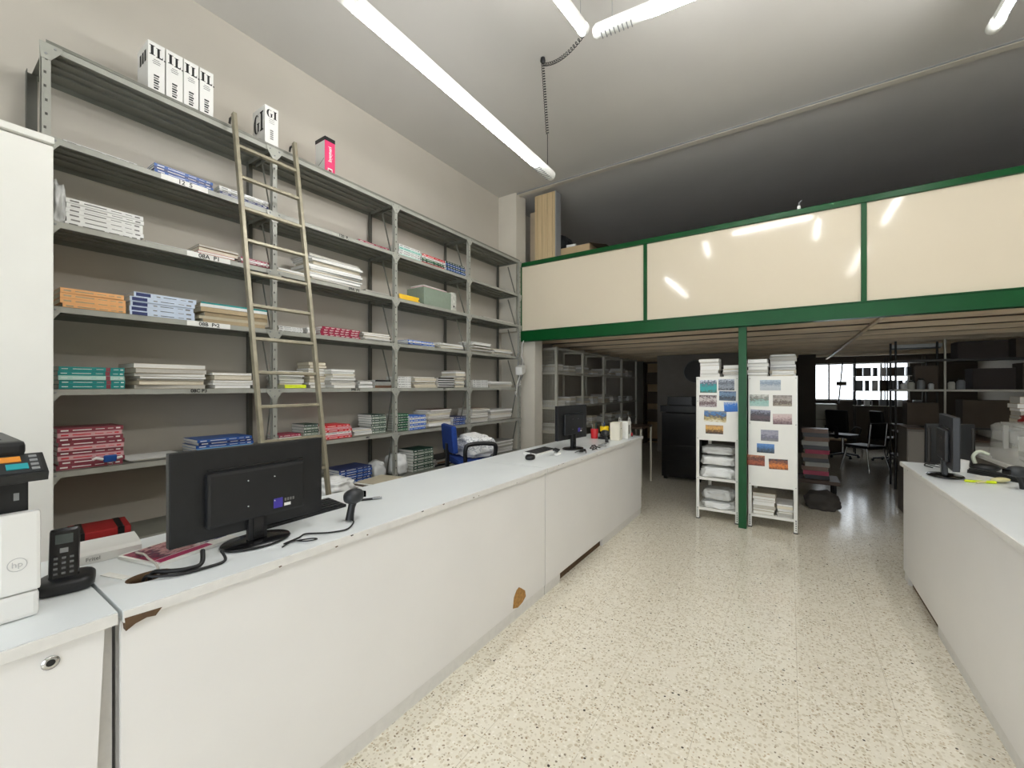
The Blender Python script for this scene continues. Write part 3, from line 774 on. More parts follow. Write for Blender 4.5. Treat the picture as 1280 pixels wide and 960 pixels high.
# other things lying on the shelving
def bag(name, label, c, size, m, seed, amp=.22, freq=2.4, rz=0, flat=.35, squash=.8, group=None, cat='bag'):
    b = MB(); b.blob(c, size, m, seed, amp, freq, flat, 4, rz, squash)
    return single(b, name, label, cat, (c[0], c[1], c[2] - size[2] / 2), group)
bag('plastic_wrap_bundle', 'grey plastic wrapped bundle at the cabinet end of the third shelf', (-3.50, .475 + .05, LV[2] + .152), (.2, .07, .30), BAGG, 3)
o = thing('box_file', 'grey green archive box on the third shelf down, third bay', 'file box', (-3.55, 0, 0))
y0, y1 = atx(530, 483, -3.42).y, atx(570, 483, -3.42).y
o.location = (-3.55, (y0 + y1) / 2, LV[2] + .001)
b = MB(); b.box((-3.70, y0, LV[2] + .001), (-3.42, y1 - .09, LV[2] + .21), CV['grey-green'], bev=.003); b.build('box_body', o, o.location)
b = MB(); b.box((-3.70, y1 - .089, LV[2] + .001), (-3.415, y1, LV[2] + .225), mat('mottled_grey_card', (196, 196, 186), .7, var=.25, scale=30), bev=.004); b.build('box_spine', o, o.location)
b = MB(); b.tube([(-3.416, y1 - .045, LV[2] + .06), (-3.412, y1 - .045, LV[2] + .06)], .012, DKMETAL, 12); b.build('finger_ring', o, o.location)
b = MB()
for k in range(3): b.box((-3.66, y0 + .02, LV[2] + .2125 + k * .009), (-3.46, y1 - .12, LV[2] + .220 + k * .009), CV['pink'] if k % 2 else PAPER, rot=Euler((0, 0, .05 * (k - 1))))
single(b, 'paper_sheaf', 'pinkish sheaf of papers lying on the grey green archive box', 'papers', (-3.56, (y0 + y1) / 2, LV[2] + .2125))
# red portfolios on the seventh shelf, by the telephone
for k, (dx, rz, lab) in enumerate(((0, .05, 'lower red portfolio with black corners on the seventh shelf'), (.01, -.12, 'upper red portfolio with black elastic lying on another red portfolio'))):
    t = thing('portfolio', lab, 'folder', (-3.52 + dx, .69 + .02 * k, LV[6] + .001 + .044 * k), rz)
    b = MB(); b.box((-.14, -.13, 0), (.12, .13, .042), mat('dark_red_card', (164, 36, 38), .5) if k else mat('grey_red_card', (150, 40, 44), .5), bev=.004); b.build('cover', t)
    for y in (-.10, .07): b = MB(); b.box((-.142, y, -.0002), (.1215, y + .03, .0432), BLACK); b.build('elastic_strap', t)
# small blue clip-on tag hanging on the sixth shelf
p = atx(137, 565, SX1)
t = thing('bulldog_clip', 'blue tag with wire clip in front of the rose red books', 'clip', (SX1 + .006, p.y, LV[5] + .001))
b = MB(); b.box((-.004, -.03, .025), (.012, .03, .068), CV['blue'], rot=Euler((0, .2, .1)), bev=.008); b.build('tag_body', t)
b = MB(); b.tube([(.004, -.03, .045), (.004, -.06, .056), (.004, -.075, .048)], .008, WHITEP); b.build('strap', t)
b = MB(); b.tube([(.004, .03, .045), (.004, .055, .05)], .008, WHITEP); b.build('strap', t)
b = MB(); b.tube([(.004, -.01, .028), (.006, -.008, .005), (.006, .0, .002), (.006, .01, .004), (.005, .012, .028)], .002, CHROME, 6); b.build('wire_clip', t)
# bags on the seventh shelf
bag('plastic_bag', 'crumpled white bag on the seventh shelf beside the ladder foot', (-3.12, 2.02, .80), (.24, .3, .16), BAGW, 5, .35, 3.2)
bag('plastic_bag', 'puffy white bag slumped on the seventh shelf in the third bay', (-3.53, 3.03, LV[6] + .135), (.24, .21, .25), BAGW, 8, .2, 2.0)
bag('plastic_bag', 'grey crumpled bag on the seventh shelf ending the ladder bay', (-3.55, 2.775, LV[6] + .11), (.22, .16, .20), BAGG, 9, .2, 2.0)
b = MB(); 
for k in range(4): b.box((-3.36, 2.25 + .03 * k, .742 + k * .006), (-3.10, 2.62 + .02 * k, .7465 + k * .006), (PAPER, CARD_D, PAPER, CV['cream'])[k], rot=Euler((0, 0, .1 * k - .1)))
# low side table that carries papers and the bag between shelving and counter
b2 = thing('side_cabinet', 'grey low cabinet between the shelving and the counter', 'cabinet', (-3.12, 2.27, 0))
q = MB(); q.box((-3.30, 1.86, 0), (-2.98, 2.68, .70), STEEL, bev=.004); q.build('cabinet_body', b2, (-3.12, 2.27, 0))
q = MB(); q.box((-3.32, 1.84, .702), (-2.96, 2.70, .719), STEEL_B, bev=.003); q.build('cabinet_top', b2, (-3.12, 2.27, 0))
bmesh.ops.translate(b.bm, verts=list(b.bm.verts), vec=(.09, 0, -.02))
single(b, 'paper_pile', 'loose papers lying on the grey low cabinet behind the counter', 'papers', (-3.14, 2.44, .7215))

# broken white camera bracket with tangled wires on the end upright
p = Vector((SX1 + .05, 5.20, 1.83))
t = thing('wall_device', 'white plug box with tangled grey wires hung on the end upright', 'device', (p.x, p.y, p.z - .05))
b = MB(); b.box((-.035, -.08, 0), (.035, .06, .085), WHITEP, rot=Euler((.2, 0, .3)), bev=.012); b.build('device_body', t)
b = MB()
t.scale = (1.5, 1.5, 1.5)
rnd = random.Random(4)
for k in range(7):
    a = [Vector((rnd.uniform(-.02, .02), rnd.uniform(-.04, .04), .06))]
    for j in range(6): a.append(a[-1] + Vector((rnd.uniform(-.015, .02), rnd.uniform(-.035, .035), rnd.uniform(-.10, .02) if k > 2 else rnd.uniform(.0, .06))))
    b.tube(a, .005, WHITEP if k % 2 else GREYP, 5)
b.build('loose_wire', t)

# ------------------------------------------------------------------ ladder
lt = Vector((-3.305, 0, 3.55)); lb = Vector((-2.70, 0, 0.0))
la = thing('ladder', 'bronze coloured metal ladder leaning against the grey shelving', 'ladder', (-3.0, 1.58, 0))
LO = (-3.0, 1.58, 0)
def lp(z): 
    f = (z - lb.z) / (lt.z - lb.z); return lb.x + (lt.x - lb.x) * f
tilt = math.atan2(lb.x - lt.x, lt.z)
YL, YR = 1.365, 1.80
for y in (YL, YR):
    b = MB(); L = (lt - lb).length
    c = (lt + lb) / 2
    b.box((c.x - .019, y - .0125, c.z - L / 2), (c.x + .019, y + .0125, c.z + L / 2), LADDERM, rot=Euler((0, -tilt, 0)), bev=.003); r_ = b.build('rail', la, LO)
    b = MB(); b.tube([(lt.x + .01, y, 3.49), (lt.x - .02, y, 3.535), (lt.x - .06, y, 3.535), (lt.x - .07, y, 3.502)], .008, DKMETAL); b.build('hook', r_, LO)
    b = MB(); b.box((lb.x - .024, y - .017, .0), (lb.x + .024, y + .017, .05), BLACK); b.build('rubber_foot', r_, LO)
z = 3.31
while z > .15:
    b = MB(); x = lp(z); b.box((x - .014, YL + .012, z - .011), (x + .014, YR - .012, z + .011), LADDERM, rot=Euler((0, -tilt, 0)), bev=.004); b.build('rung', la, LO); z -= .231

# ------------------------------------------------------------------ counters
TZ = .974
def curve_plate(outer, holes, z0, z1, m, name, parent, world):
    cu = bpy.data.curves.new('plate', 'CURVE'); cu.dimensions = '2D'; cu.fill_mode = 'BOTH'; cu.extrude = (z1 - z0) / 2
    for pl in [outer] + holes:
        sp = cu.splines.new('POLY'); sp.points.add(len(pl) - 1); sp.use_cyclic_u = True
        for q, (x, y) in zip(sp.points, pl): q.co = (x, y, 0, 1)
    ob = bpy.data.objects.new('plate', cu); me = bpy.data.meshes.new_from_object(ob); bpy.data.objects.remove(ob)
    b = MB(); b.add_mesh(me, m, Matrix.Translation((0, 0, (z0 + z1) / 2)))
    return b.build(name, parent, world)
def counter(label, y0, y1, x0, x1, front, name='shop_counter', hole=None, group=None, plinth=True, extra=None, taper=None):
    """front: +1 when the customer side is +x"""
    base = ((x0 + x1) / 2, (y0 + y1) / 2, 0)
    t = thing(name, label, 'counter', base, 0, group)
    fx = x1 if front > 0 else x0; s_ = front
    e = .003
    holes = [[(hole[0] + .045 * math.cos(a * PI / 12), hole[1] + .060 * math.sin(a * PI / 12)) for a in range(24)]] if hole else []
    curve_plate([(x0, y0 + e), (x1 - .002 if s_ > 0 else x1, y0 + e), (x1 - .002 if s_ > 0 else x1, y1 - e), (x0, y1 - e)], holes, TZ - .03, TZ, WHITE_LAM, 'countertop', t, base)
    b = MB(); b.box((fx - s_ * .002, y0 + e, TZ - .032), (fx + s_ * .006, y1 - e, TZ - .001), WHITE_EDGE, bev=.002)
    rnd = random.Random(int(y0 * 100) + 5)
    for k in range(9 if y0 > -1.15 or front < 0 else 0):
        yy = rnd.uniform(y0 + .1, y1 - .1); w = rnd.uniform(.006, .020); zz = TZ - rnd.choice((.0015, .022, .026))
        if y0 < 0 and front > 0: break
        b.prism([(yy, zz), (yy + w * .3, zz - .005), (yy + w, zz - .003), (yy + w * .8, zz + .0008)], 'x', CHIP_D if k % 3 else SLOT, fx + s_ * .0056, fx + s_ * .0066)
    b.build('edge_band', t, base)
    b = MB(); fr = fx - s_ * .018
    if taper:
        b.prism([(y0 + e, .075), (taper[1], .075), (taper[0], TZ - .0325), (y0 + e, TZ - .0325)], 'x', WHITE_FRONT, fr - .018, fr)
        g = MB(); g.box((fr - .05, taper[1] - .02, .075), (fr - .035, y1 - e, TZ - .0325), WHITE_EDGE); g.build('filler_strip', t, base)
    else: b.box((fr - s_ * .018, y0 + e, .075), (fr, y1 - e, TZ - .0325), WHITE_FRONT)
    b.build('front_panel', t, base)
    if hole:
        b = MB(); vs = []; n = 28
        for r_, z in ((1.0, TZ + .0004), (.93, TZ + .0004), (.93, TZ - .034), (1.0, TZ - .034)):
            vs += [Vector((hole[0] + .0447 * r_ * math.cos(a * 2 * PI / n), hole[1] + .0597 * r_ * math.sin(a * 2 * PI / n), z)) for a in range(n)]
        b.faces(vs, [(k * n + a, k * n + (a + 1) % n, ((k + 1) % 4) * n + (a + 1) % n, ((k + 1) % 4) * n + a) for k in range(4) for a in range(n)], CHIP_D, True)
        b.build('cable_hole_rim', t, base)
    if extra: extra(t, base, fr)
    b = MB(); b.box((fr - s_ * .03, y0 + e, 0), (fr - s_ * .006, y1 - e, .074), WHITE_EDGE) if plinth is True else None
    if plinth is True: b.build('plinth', t, base)
    elif plinth:
        b.bm.free()
        for p0, p1, m in plinth:
            b = MB(); b.box((fr - s_ * (.03 if m is WHITE_EDGE else .05), p0, 0), (fr - s_ * (.006 if m is WHITE_EDGE else .03), p1, .074), m); b.build('plinth', t, base)
    else: b.bm.free()
    bx = x0 if front > 0 else x1
    for ya, yb in ((y0 + e, y0 + .021), (y1 - .021, y1 - e)):
        b = MB(); b.box((bx + s_ * .04, ya, 0), (fr - s_ * .052, yb, TZ - .0325), WHITE_FRONT); b.build('side_panel', t, base)
    b = MB(); b.box((bx + s_ * .02, y0 + e, 0), (bx + s_ * .036, y1 - e, TZ - .0325), mat('light_blocking_board', (96, 76, 58), .8)); b.build('back_panel', t, base)  # added back board, keeps light out so the cable hole looks dark
    b = MB(); b.box((bx + s_ * .06, y0 + .022, .45), (fr - s_ * .055, y1 - .022, .468), WHITE_FRONT); b.build('inner_shelf', t, base)
    return t
LXF, LXB = -1.545, -2.215
def broken_spot(t, base, fr):
    fx_ = fr + .018
    p = atx(648, 757, fr)
    pts = [(0, 0), (.014, .07), (.045, .105), (.075, .115), (.10, .10), (.155, .06), (.165, .015), (.12, -.01), (.06, -.02)]
    b = MB(); b.prism([(p.y - .07 + a, .095 + c) for a, c in pts], 'x', CHIP, fr + .0002, fr + .0014); b.build('broken_patch', t, base)
    b = MB(); b.prism([(.362, .955), (.365, .918), (.385, .93), (.41, .936), (.43, .932), (.445, .95)], 'x', CHIP_D, fr + .0004, fx_ + .0072); b.build('chipped_corner', t, base)
HOLE = (-1.76, .475)
counter('white counter carrying the big black monitor, its front chipped near the floor', .357, 2.79, LXB, LXF, 1, hole=HOLE, extra=broken_spot, group='white shop counters')
counter('white counter with the pencil cups and white box, brown gap in its plinth', 2.792, 5.265, LXB, LXF, 1, group='white shop counters',
        plinth=[(2.80, 3.05, WHITE_EDGE), (3.05, 3.97, CHIP_D), (3.97, 5.26, WHITE_EDGE)])
RXF = .765
counter('white counter across the aisle carrying the yellow highlighter and side turned monitor', -1.2, 4.70, RXF, 1.46, -1, group='white shop counters',
        plinth=[(-1.19, 3.75, WHITE_EDGE), (3.75, 4.55, CHIP_D), (4.55, 4.69, WHITE_EDGE)])
def lock(t, base, fr):
    p = atx(63, 828, fr)
    b = MB(); Ry = Matrix.Rotation(PI / 2, 3, 'Y')
    b.lathe([(.017, 0), (.017, .003), (.009, .004)], (fr + .0005, p.y, p.z), CHROME, 16, Ry); b.lathe([(.009, 0), (.008, .0015)], (fr + .004, p.y, p.z), SLOT, 12, Ry); b.build('keyhole', t, base)
counter('white counter unit with a keyhole, carrying the printer and telephone', -1.1, .353, LXB, LXF - .004, 1, extra=lock, group='white shop counters', taper=(.328, .292))

# ------------------------------------------------------------------ things on the counters
def monitor(label, loc, rz, W=.565, H=.335, z0=.055, sticker=True, back_small=False):
    """back towards local +x"""
    t = thing('computer_monitor', label, 'monitor', loc, rz)
    b = MB(); b.box((-.024, -W / 2, z0), (.010, W / 2, z0 + H), BLACK, bev=.004); b.build('case', t)
    b = MB(); b.box((-.0265, -W / 2 + .014, z0 + .02), (-.0245, W / 2 - .014, z0 + H - .014), BLACK_G); b.build('screen', t)
    b = MB(); hw = W * .30
    b.box((.008, -hw - .01, z0 + .045), (.036, hw + .02, z0 + H * .74), BLACK, bev=.012)
    b.box((.01, -hw, z0 + H * .76), (.0125, hw + .02, z0 + H * .775), BLACK_G)
    b.build('back_cover', t)
    b = MB(); Ry = Matrix.Rotation(PI / 2, 3, 'Y')
    for y in (-.05, .05):
        for z in (.10, .20): b.lathe([(.0035, 0), (.002, .002)], (.036, y + .01, z0 + z), CHROME, 8, Ry)
    b.build('mount_screw', t)
    if sticker:
        b = MB(); b.box((.0362, .055, z0 + .068), (.0368, .092, z0 + .108), mat('violet_sticker', (64, 52, 150), .5)); b.box((.0362, .098, z0 + .07), (.0368, .125, z0 + .082), PAPER)
        for k in range(4): b.box((.0362, .100 + k * .011, z0 + .09), (.0368, .107 + k * .011, z0 + .102), GREYINK)
        b.build('rating_label', t)
    b = MB(); b.box((.0, -.035, .012), (.028, .035, z0 + .08), BLACK, bev=.006); b.box((.026, -.02, .02), (.034, .02, z0 + .05), BLACK_G, bev=.003); b.build('stand', t)
    b = MB(); b.lathe([(.10, 0), (.112, .004), (.108, .010), (.05, .016)], (.012, 0, .0005), BLACK_G, 40, sx=.85, sy=1.15); b.build('base_plate', t)
    return t
MZ = TZ + .001
mon = monitor('big black monitor seen from behind beside the keyboard and barcode scanner', (-1.80, .82, MZ), 0.0)
monitor('black monitor seen from behind standing before the red and yellow cups', (-1.82, 3.80, MZ), -.12, .53, .335, .10)
monitor('black monitor turned edge on behind the yellow highlighter', (.905, 4.08, MZ), PI - .10, .56, .35, .075, sticker=False)

def keyboard(label, loc, rz, L=.45, D=.15):
    t = thing('keyboard', label, 'keyboard', loc, rz)
    b = MB(); b.prism([(-D / 2, 0), (D / 2, 0), (D / 2, .012), (-D / 2, .026)], 'y', BLACK, -L / 2, L / 2)
    for y in (-L / 2 + .02, L / 2 - .05): b.box((-D / 2 + .002, y, 0), (-D / 2 + .012, y + .03, .001), RUBBER)
    b.build('keyboard_body', t)
    b = MB()
    for r in range(5):
        for k in range(18):
            x = -D / 2 + .02 + r * .025; y = -L / 2 + .012 + k * (L - .024) / 18
            zt = .026 - .014 * (x + D / 2) / D
            b.box((x, y + .001, zt - .001), (x + .019, y + (L - .024) / 18 - .001, zt + .006), CHAR)
    b.build('keycaps', t)
    return t
keyboard('black keyboard lying behind the big monitor on the white counter', (-1.985, 1.09, MZ), .04)
keyboard('black keyboard beside the yellow highlighter on the far side counter', (1.22, 4.22, MZ), .55)

def scanner(label, loc, rz):
    t = thing('barcode_scanner', label, 'barcode scanner', loc, rz)
    # grip standing up from the counter, head on top looking forward (+y local)
    b = MB(); b.tube([(0, -.012, .003), (0, -.006, .03), (0, .004, .06), (0, .016, .085)], [.019, .017, .016, .02], BLACK, 14); b.build('grip', t)
    b = MB()
    b.blob((0, .02, .106), (.078, .105, .068), CHAR, 1, .03, 1.2, 0, 3, 0, .85)
    b.build('scan_head', t)
    b = MB(); b.box((-.026, .077, .088), (.026, .083, .118), BLACK_G, bev=.004); b.build('scan_window', t)
    b = MB(); b.box((-.006, .0, .062), (.006, .022, .082), GREYP, rot=Euler((.6, 0, 0)), bev=.002); b.build('trigger', t)
    return t
scanner('black handheld barcode scanner standing on the counter next to a pen', (-1.71, 1.20, MZ), .35)
b = MB()
def smooth(pts, n=8):
    P_ = [Vector(p) for p in pts]; P_ = [P_[0]] + P_ + [P_[-1]]; out = []
    for i in range(1, len(P_) - 2):
        a, c, d, e = P_[i - 1], P_[i], P_[i + 1], P_[i + 2]
        for k in range(n):
            s_ = k / n
            out.append(.5 * ((2 * c) + (d - a) * s_ + (2 * a - 5 * c + 4 * d - e) * s_ ** 2 + (3 * c - a - 3 * d + e) * s_ ** 3))
    return out + [P_[-2]]
def cable(name, label, pts, r=.0035, m=RUBBER):
    q = MB(); q.tube(smooth(pts), r, m, 6); return single(q, name, label, 'cable', tuple(pts[0]))
cable('scanner_cable', 'black cable looping along the counter from the barcode scanner', [(-1.684, 1.187, MZ + .008), (-1.65, 1.17, MZ + .006), (-1.60, 1.10, MZ + .005), (-1.63, 1.03, MZ + .005), (-1.69, .97, MZ + .006), (-1.675, .93, MZ + .005), (-1.655, .86, MZ + .006)])
cable('monitor_cable', 'thin black wire loop lying beside the monitor base', [(-1.66, .90, MZ + .005), (-1.61, .93, MZ + .005), (-1.60, .965, MZ + .005), (-1.625, .95, MZ + .0055), (-1.65, .89, MZ + .006), (-1.63, .84, MZ + .005)], .0025)
cable('power_cable', 'thick black cable running from the big monitor into the cable hole', [(-1.745, .62, MZ + .04), (-1.70, .60, MZ + .0095), (-1.69, .555, MZ + .0095), (-1.715, .51, MZ + .012), (-1.748, .482, MZ + .010), (-1.757, .475, MZ - .03), (-1.757, .472, MZ - .2)], .0075)
cable('power_cable', 'slimmer black cable beside the thick one entering the cable hole', [(-1.71, .665, MZ + .03), (-1.668, .66, MZ + .007), (-1.66, .60, MZ + .006), (-1.672, .53, MZ + .006), (-1.71, .475, MZ + .010), (-1.735, .458, MZ + .008), (-1.742, .452, MZ - .04), (-1.742, .45, MZ - .2)], .005)
cable('network_cable', 'pale grey cable rising out of the cable hole over the magazine', [(-1.775, .505, MZ - .15), (-1.775, .503, MZ - .01), (-1.80, .505, MZ + .016), (-1.86, .50, MZ + .026), (-1.92, .505, MZ + .024), (-1.99, .50, MZ + .017)], .004, mat('grey_cable', (190, 184, 174), .5))
t = thing('pen', 'dark pen with silver clip lying past the barcode scanner', 'pen', (-1.925, 1.46, MZ + .006), -.55)
b = MB(); b.tube([(0, -.065, 0), (0, -.05, 0), (0, .02, 0)], [.002, .006, .006], BLACK, 10); b.build('barrel', t)
b = MB(); b.tube([(0, .02, 0), (0, .07, 0)], .0068, GREYP, 10); b.box((-.002, .025, .006), (.002, .06, .009), CHROME); b.build('pen_cap', t)
# magazine and its mate
t = thing('magazine', 'colourful glossy magazine half under the big monitor', 'magazine', (-1.955, .625, MZ), .25)
b = MB(); b.box((-.11, -.145, .0), (.11, .145, .009), PAPER); b.build('pages', t)
b = MB(); b.box((-.1105, -.1455, .0092), (.1105, .1455, .0104), PAPER); b.build('cover', t)
pm = picture('magazine_print', [(150, 30, 70), (60, 30, 60), (206, 160, 156), (110, 30, 52), (225, 214, 208), (40, 42, 96), (50, 50, 110)], 9, .5, axis='Y')
b = MB(); b.box((-.10, -.135, .0105), (.06, .135, .0109), pm); b.build('cover_picture', t)
b = MB(); b.box((.065, -.13, .0105), (.10, .05, .0109), mat('magenta_strip', (178, 32, 92), .4)); b.build('title_strip', t)
b = MB(); b.box((-1.90, .40, MZ), (-1.795, .425, MZ + .0015), PAPER, rot=Euler((0, 0, .3)))
single(b, 'paper_slip', 'small white slip of paper next to the cable hole', 'paper', (-1.85, .41, MZ))
# router box
t = thing('router', 'flat white router box with grey lettering behind the telephone', 'router', (-2.115, .435, MZ), -.10)
b = MB(); b.prism([(-.075, 0), (.07, 0), (.07, .030), (.055, .040), (-.075, .047)], 'y', WHITEP, -.085, .10); b.build('router_body', t)
b = MB(); b.add_mesh(text_mesh('Fritel', .018), GREYINK, face_x(Vector((.0702, -.03, .015)))) ; b.build('maker_lettering', t)
# telephone
t = thing('cordless_telephone', 'black cordless telephone upright in its charging base beside the printer', 'telephone', (-1.87, .300, MZ), -.25)
b = MB(); b.blob((.0, .005, .0255), (.13, .128, .05), BLACK, 2, .02, 1, .3, 3, 0, .55); b.build('charging_base', t)
hs = thing_h = bpy.data.objects.new('handset', None)
bpy.data.objects.remove(hs)
b = MB(); R = Euler((0, -.22, 0)); b.box((-.014, -.033, .02), (.014, .033, .185), BLACK_G, rot=R, bev=.010); h = b.build('handset', t)
def on_hand(z, y=0): 
    v = R.to_matrix() @ Vector((.0146, y, z - .1025)); return v + Vector((0, 0, .1025))
b = MB(); c = on_hand(.152); b.box((c.x - .001, -.019, c.z - .014), (c.x + .001, .019, c.z + .014), mat('phone_display', (72, 80, 78), .2), rot=R); b.build('display', h)
b = MB(); c = on_hand(.118); b.box((c.x - .001, -.009, c.z - .007), (c.x + .0012, .009, c.z + .007), GREYP, rot=R, bev=.001); b.build('navigation_key', h)
for r_ in range(4):
    for k in range(3):
        b = MB(); c = on_hand(.096 - r_ * .015, 0); y = (k - 1) * .017; b.box((c.x - .001, y - .0045, c.z - .0032), (c.x + .0012, y + .0045, c.z + .0032), mat('key_grey', (104, 106, 106), .5), rot=R, bev=.001); b.build('key', h)

# printer
t = thing('printer', 'white multifunction printer with black scanner lid at the counter end', 'printer', (-1.92, -.02, MZ))
PO = (-1.92, -.02, MZ)
b = MB(); b.box((-2.15, -.25, MZ), (-1.712, .228, 1.045), WHITEP, bev=.012); b.box((-1.745, -.25, 1.047), (-1.709, .15, 1.235), WHITEP, bev=.006); b.box((-2.15, -.25, 1.047), (-1.746, .15, 1.20), WHITEP)
b.box((-1.74, .153, 1.047), (-1.707, .230, 1.262), WHITEP, bev=.008); b.box((-2.15, .153, 1.047), (-1.741, .226, 1.20), WHITEP); b.build('printer_body', t, PO)
b = MB(); b.box((-2.14, -.24, 1.2005), (-1.748, .212, 1.345), BLACK, bev=.004); b.box((-1.7475, .185, 1.29), (-1.7465, .195, 1.31), GREYP); b.build('paper_bay', t, PO)
b = MB(); b.box((-2.15, -.26, 1.345), (-1.672, .205, 1.385), BLACK, bev=.008); b.prism([(-1.745, 1.350), (-1.66, 1.350), (-1.648, 1.372), (-1.735, 1.416), (-1.745, 1.416)], 'y', BLACK, -.26, .236); b.box((-2.14, -.25, 1.386), (-1.746, .19, 1.411), BLACK); b.build('scanner_bed', t, PO)
b = MB(); b.box((-2.15, -.26, 1.412), (-1.725, .205, 1.452), BLACK, bev=.012); b.prism([(-.1, 1.453), (.17, 1.453), (.14, 1.474), (-.1, 1.468)], 'x', CHAR, -2.1, -1.80); b.build('scanner_lid', t, PO)
b = MB(); RS = Euler((0, math.atan2(.044, .087), 0))
def on_slope(f, ya, yb, w, m, up=.0028): c_ = Vector((-1.735 + .087 * f, (ya + yb) / 2, 1.4165 - .044 * f + up)); b.box((c_.x - w, ya, c_.z - .001), (c_.x + w, yb, c_.z + .0012), m, rot=RS)
on_slope(.5, -.2, .228, .042, CHAR, 0); on_slope(.30, .155, .193, .012, mat('orange_display', (232, 150, 60), .3)); on_slope(.66, .165, .203, .012, mat('teal_display', (40, 160, 168), .3))
for k in range(4): on_slope(.2 + .2 * k, .208, .222, .005, GREYP)
b.build('control_panel', t, PO)
p = atx(22, 706, -1.7068); b = MB(); n = 28
ring = [(math.cos(2 * PI * k / n), math.sin(2 * PI * k / n)) for k in range(n)]
for k in range(n):
    a, c = ring[k], ring[(k + 1) % n]
    b.add_mesh(poly_mesh([(.018 * a[0], .018 * a[1]), (.018 * c[0], .018 * c[1]), (.0162 * c[0], .0162 * c[1]), (.0162 * a[0], .0162 * a[1])]), mat('emblem_grey', (186, 186, 184), .4), face_x(Vector((-1.7068, .187, p.z))))
b.add_mesh(text_mesh('hp', .021), mat('emblem_grey', (186, 186, 184), .4), face_x(Vector((-1.7066, .187, p.z)), roll=-.0)); b.build('maker_emblem', t, PO)

# second counter: cups, box, bag, clutter
def cup(label, loc, m, name='pencil_cup', r=.045, h=.115):
    t = thing(name, label, 'cup', loc)
    b = MB(); b.lathe([(r * .9, 0), (r, h), (r - .003, h), (r * .86, .004)], (0, 0, 0), m, 20); b.build('cup_body', t)
    rnd = random.Random(int(loc[1] * 1000))
    for k in range(5):
        a = rnd.uniform(0, 6.28); b = MB()
        q = Vector((.018 * math.cos(a), .018 * math.sin(a), .012)); e = Vector((.03 * math.cos(a), .03 * math.sin(a), h + .05 + rnd.uniform(0, .04)))
        b.tube([q, q.lerp(e, .9), e], [.0035, .0035, .0012], (CV['blue'], BLACK, CV['green'], WHITEP, CARD)[k], 6); b.build('pen', t)
p = atz(743, 548, TZ); cup('red cup full of pens on the white counter', (p.x, p.y, MZ), REDP)
p = atz(751, 547, TZ); cup('yellow cup full of pens on the white counter', (p.x + .03, p.y + .04, MZ), YELP, r=.055, h=.135)
p = Vector((-1.80, 4.72, MZ))
b = MB(); b.box((p.x - .10, p.y - .05, MZ), (p.x + .03, p.y + .06, MZ + .028), BLACK, bev=.008); b.blob((p.x - .03, p.y, MZ + .046), (.12, .16, .034), BLACK, 7, .1, 2)
single(b, 'card_reader', 'black desk gadget lying between the cups and the monitor', 'device', (p.x, p.y, MZ))
p = Vector((-1.70, 4.74, MZ))
t = thing('paper_box', 'upright white paper box standing on the far counter', 'box', tuple(p), .15)
b = MB(); b.box((-.055, -.085, 0), (.055, .085, .205), mat('ivory_card', (232, 226, 208), .6, var=.03), bev=.003); b.build('box_body', t)
b = MB(); b.box((.0552, -.02, .13), (.0558, .02, .137), GREYINK); b.build('printed_mark', t)
t = thing('carrier_bag', 'white paper carrier bag with handles behind the white paper box', 'bag', (-1.68, 4.97, MZ), .1)
b = MB(); b.box((-.06, -.085, 0), (.06, .085, .20), PAPER, bev=.004); b.build('bag_body', t)
for s_ in (-1, 1):
    b = MB(); b.tube(smooth([(s_ * .055, -.04, .19), (s_ * .056, -.038, .235), (s_ * .056, 0, .25), (s_ * .056, .038, .235), (s_ * .055, .04, .19)]), .004, WHITEP, 6); b.build('handle', t)
b = MB(); b.box((.0604, -.05, .05), (.061, .02, .16), GREYINK); b.build('printed_mark', t)
t = thing('stapler', 'small red stapler at the far end of the counter', 'stapler', (-1.66, 5.17, MZ), .3)
b = MB(); b.box((-.02, -.05, 0), (.02, .05, .012), BLACK, bev=.003); b.build('base', t)
b = MB(); b.box((-.018, -.05, .014), (.018, .045, .04), REDP, rot=Euler((.1, 0, 0)), bev=.008); b.build('arm', t)
scanner('black handheld scanner standing near the far monitor base', (-1.70, 4.42, MZ), 1.0)
t = thing('computer_mouse', 'black computer mouse lying on the far counter before the keyboard', 'mouse', (-1.86, 3.06, MZ), .4)
b = MB(); b.blob((0, 0, .024), (.085, .14, .048), BLACK, 3, .02, 1, .3, 3, 0, .8); b.build('mouse_body', t)
b = MB(); b.tube([(0, .030, .042), (0, .045, .040)], .007, GREYP, 8); b.build('scroll_wheel', t)
t = thing('phone_dock', 'white and black desk stand between mouse and far monitor', 'device', (-1.76, 3.36, MZ), .3)
b = MB(); b.blob((0, 0, .02), (.07, .09, .04), WHITEP, 4, .05, 1, .3, 3); b.build('stand_body', t)
b = MB(); b.box((-.03, -.05, .042), (.02, .06, .055), BLACK, rot=Euler((0, .3, 0)), bev=.004); b.build('cradle', t)
t = thing('tilted_keyboard', 'black and white keyboard lying between mouse and far monitor', 'keyboard', (-1.98, 3.45, MZ), .02)
b = MB(); b.prism([(-.07, 0), (.07, 0), (.07, .010), (-.07, .022)], 'y', WHITEP, -.2, .2); b.build('keyboard_body', t)
b = MB()
for r in range(5):
    for k in range(16): b.box((-.062 + r * .025, -.19 + k * .0238, .02 - r * .0022), (-.042 + r * .025, -.168 + k * .0238, .0245 - r * .0022), CHAR)
b.build('keycaps', t)
rnd = random.Random(12)
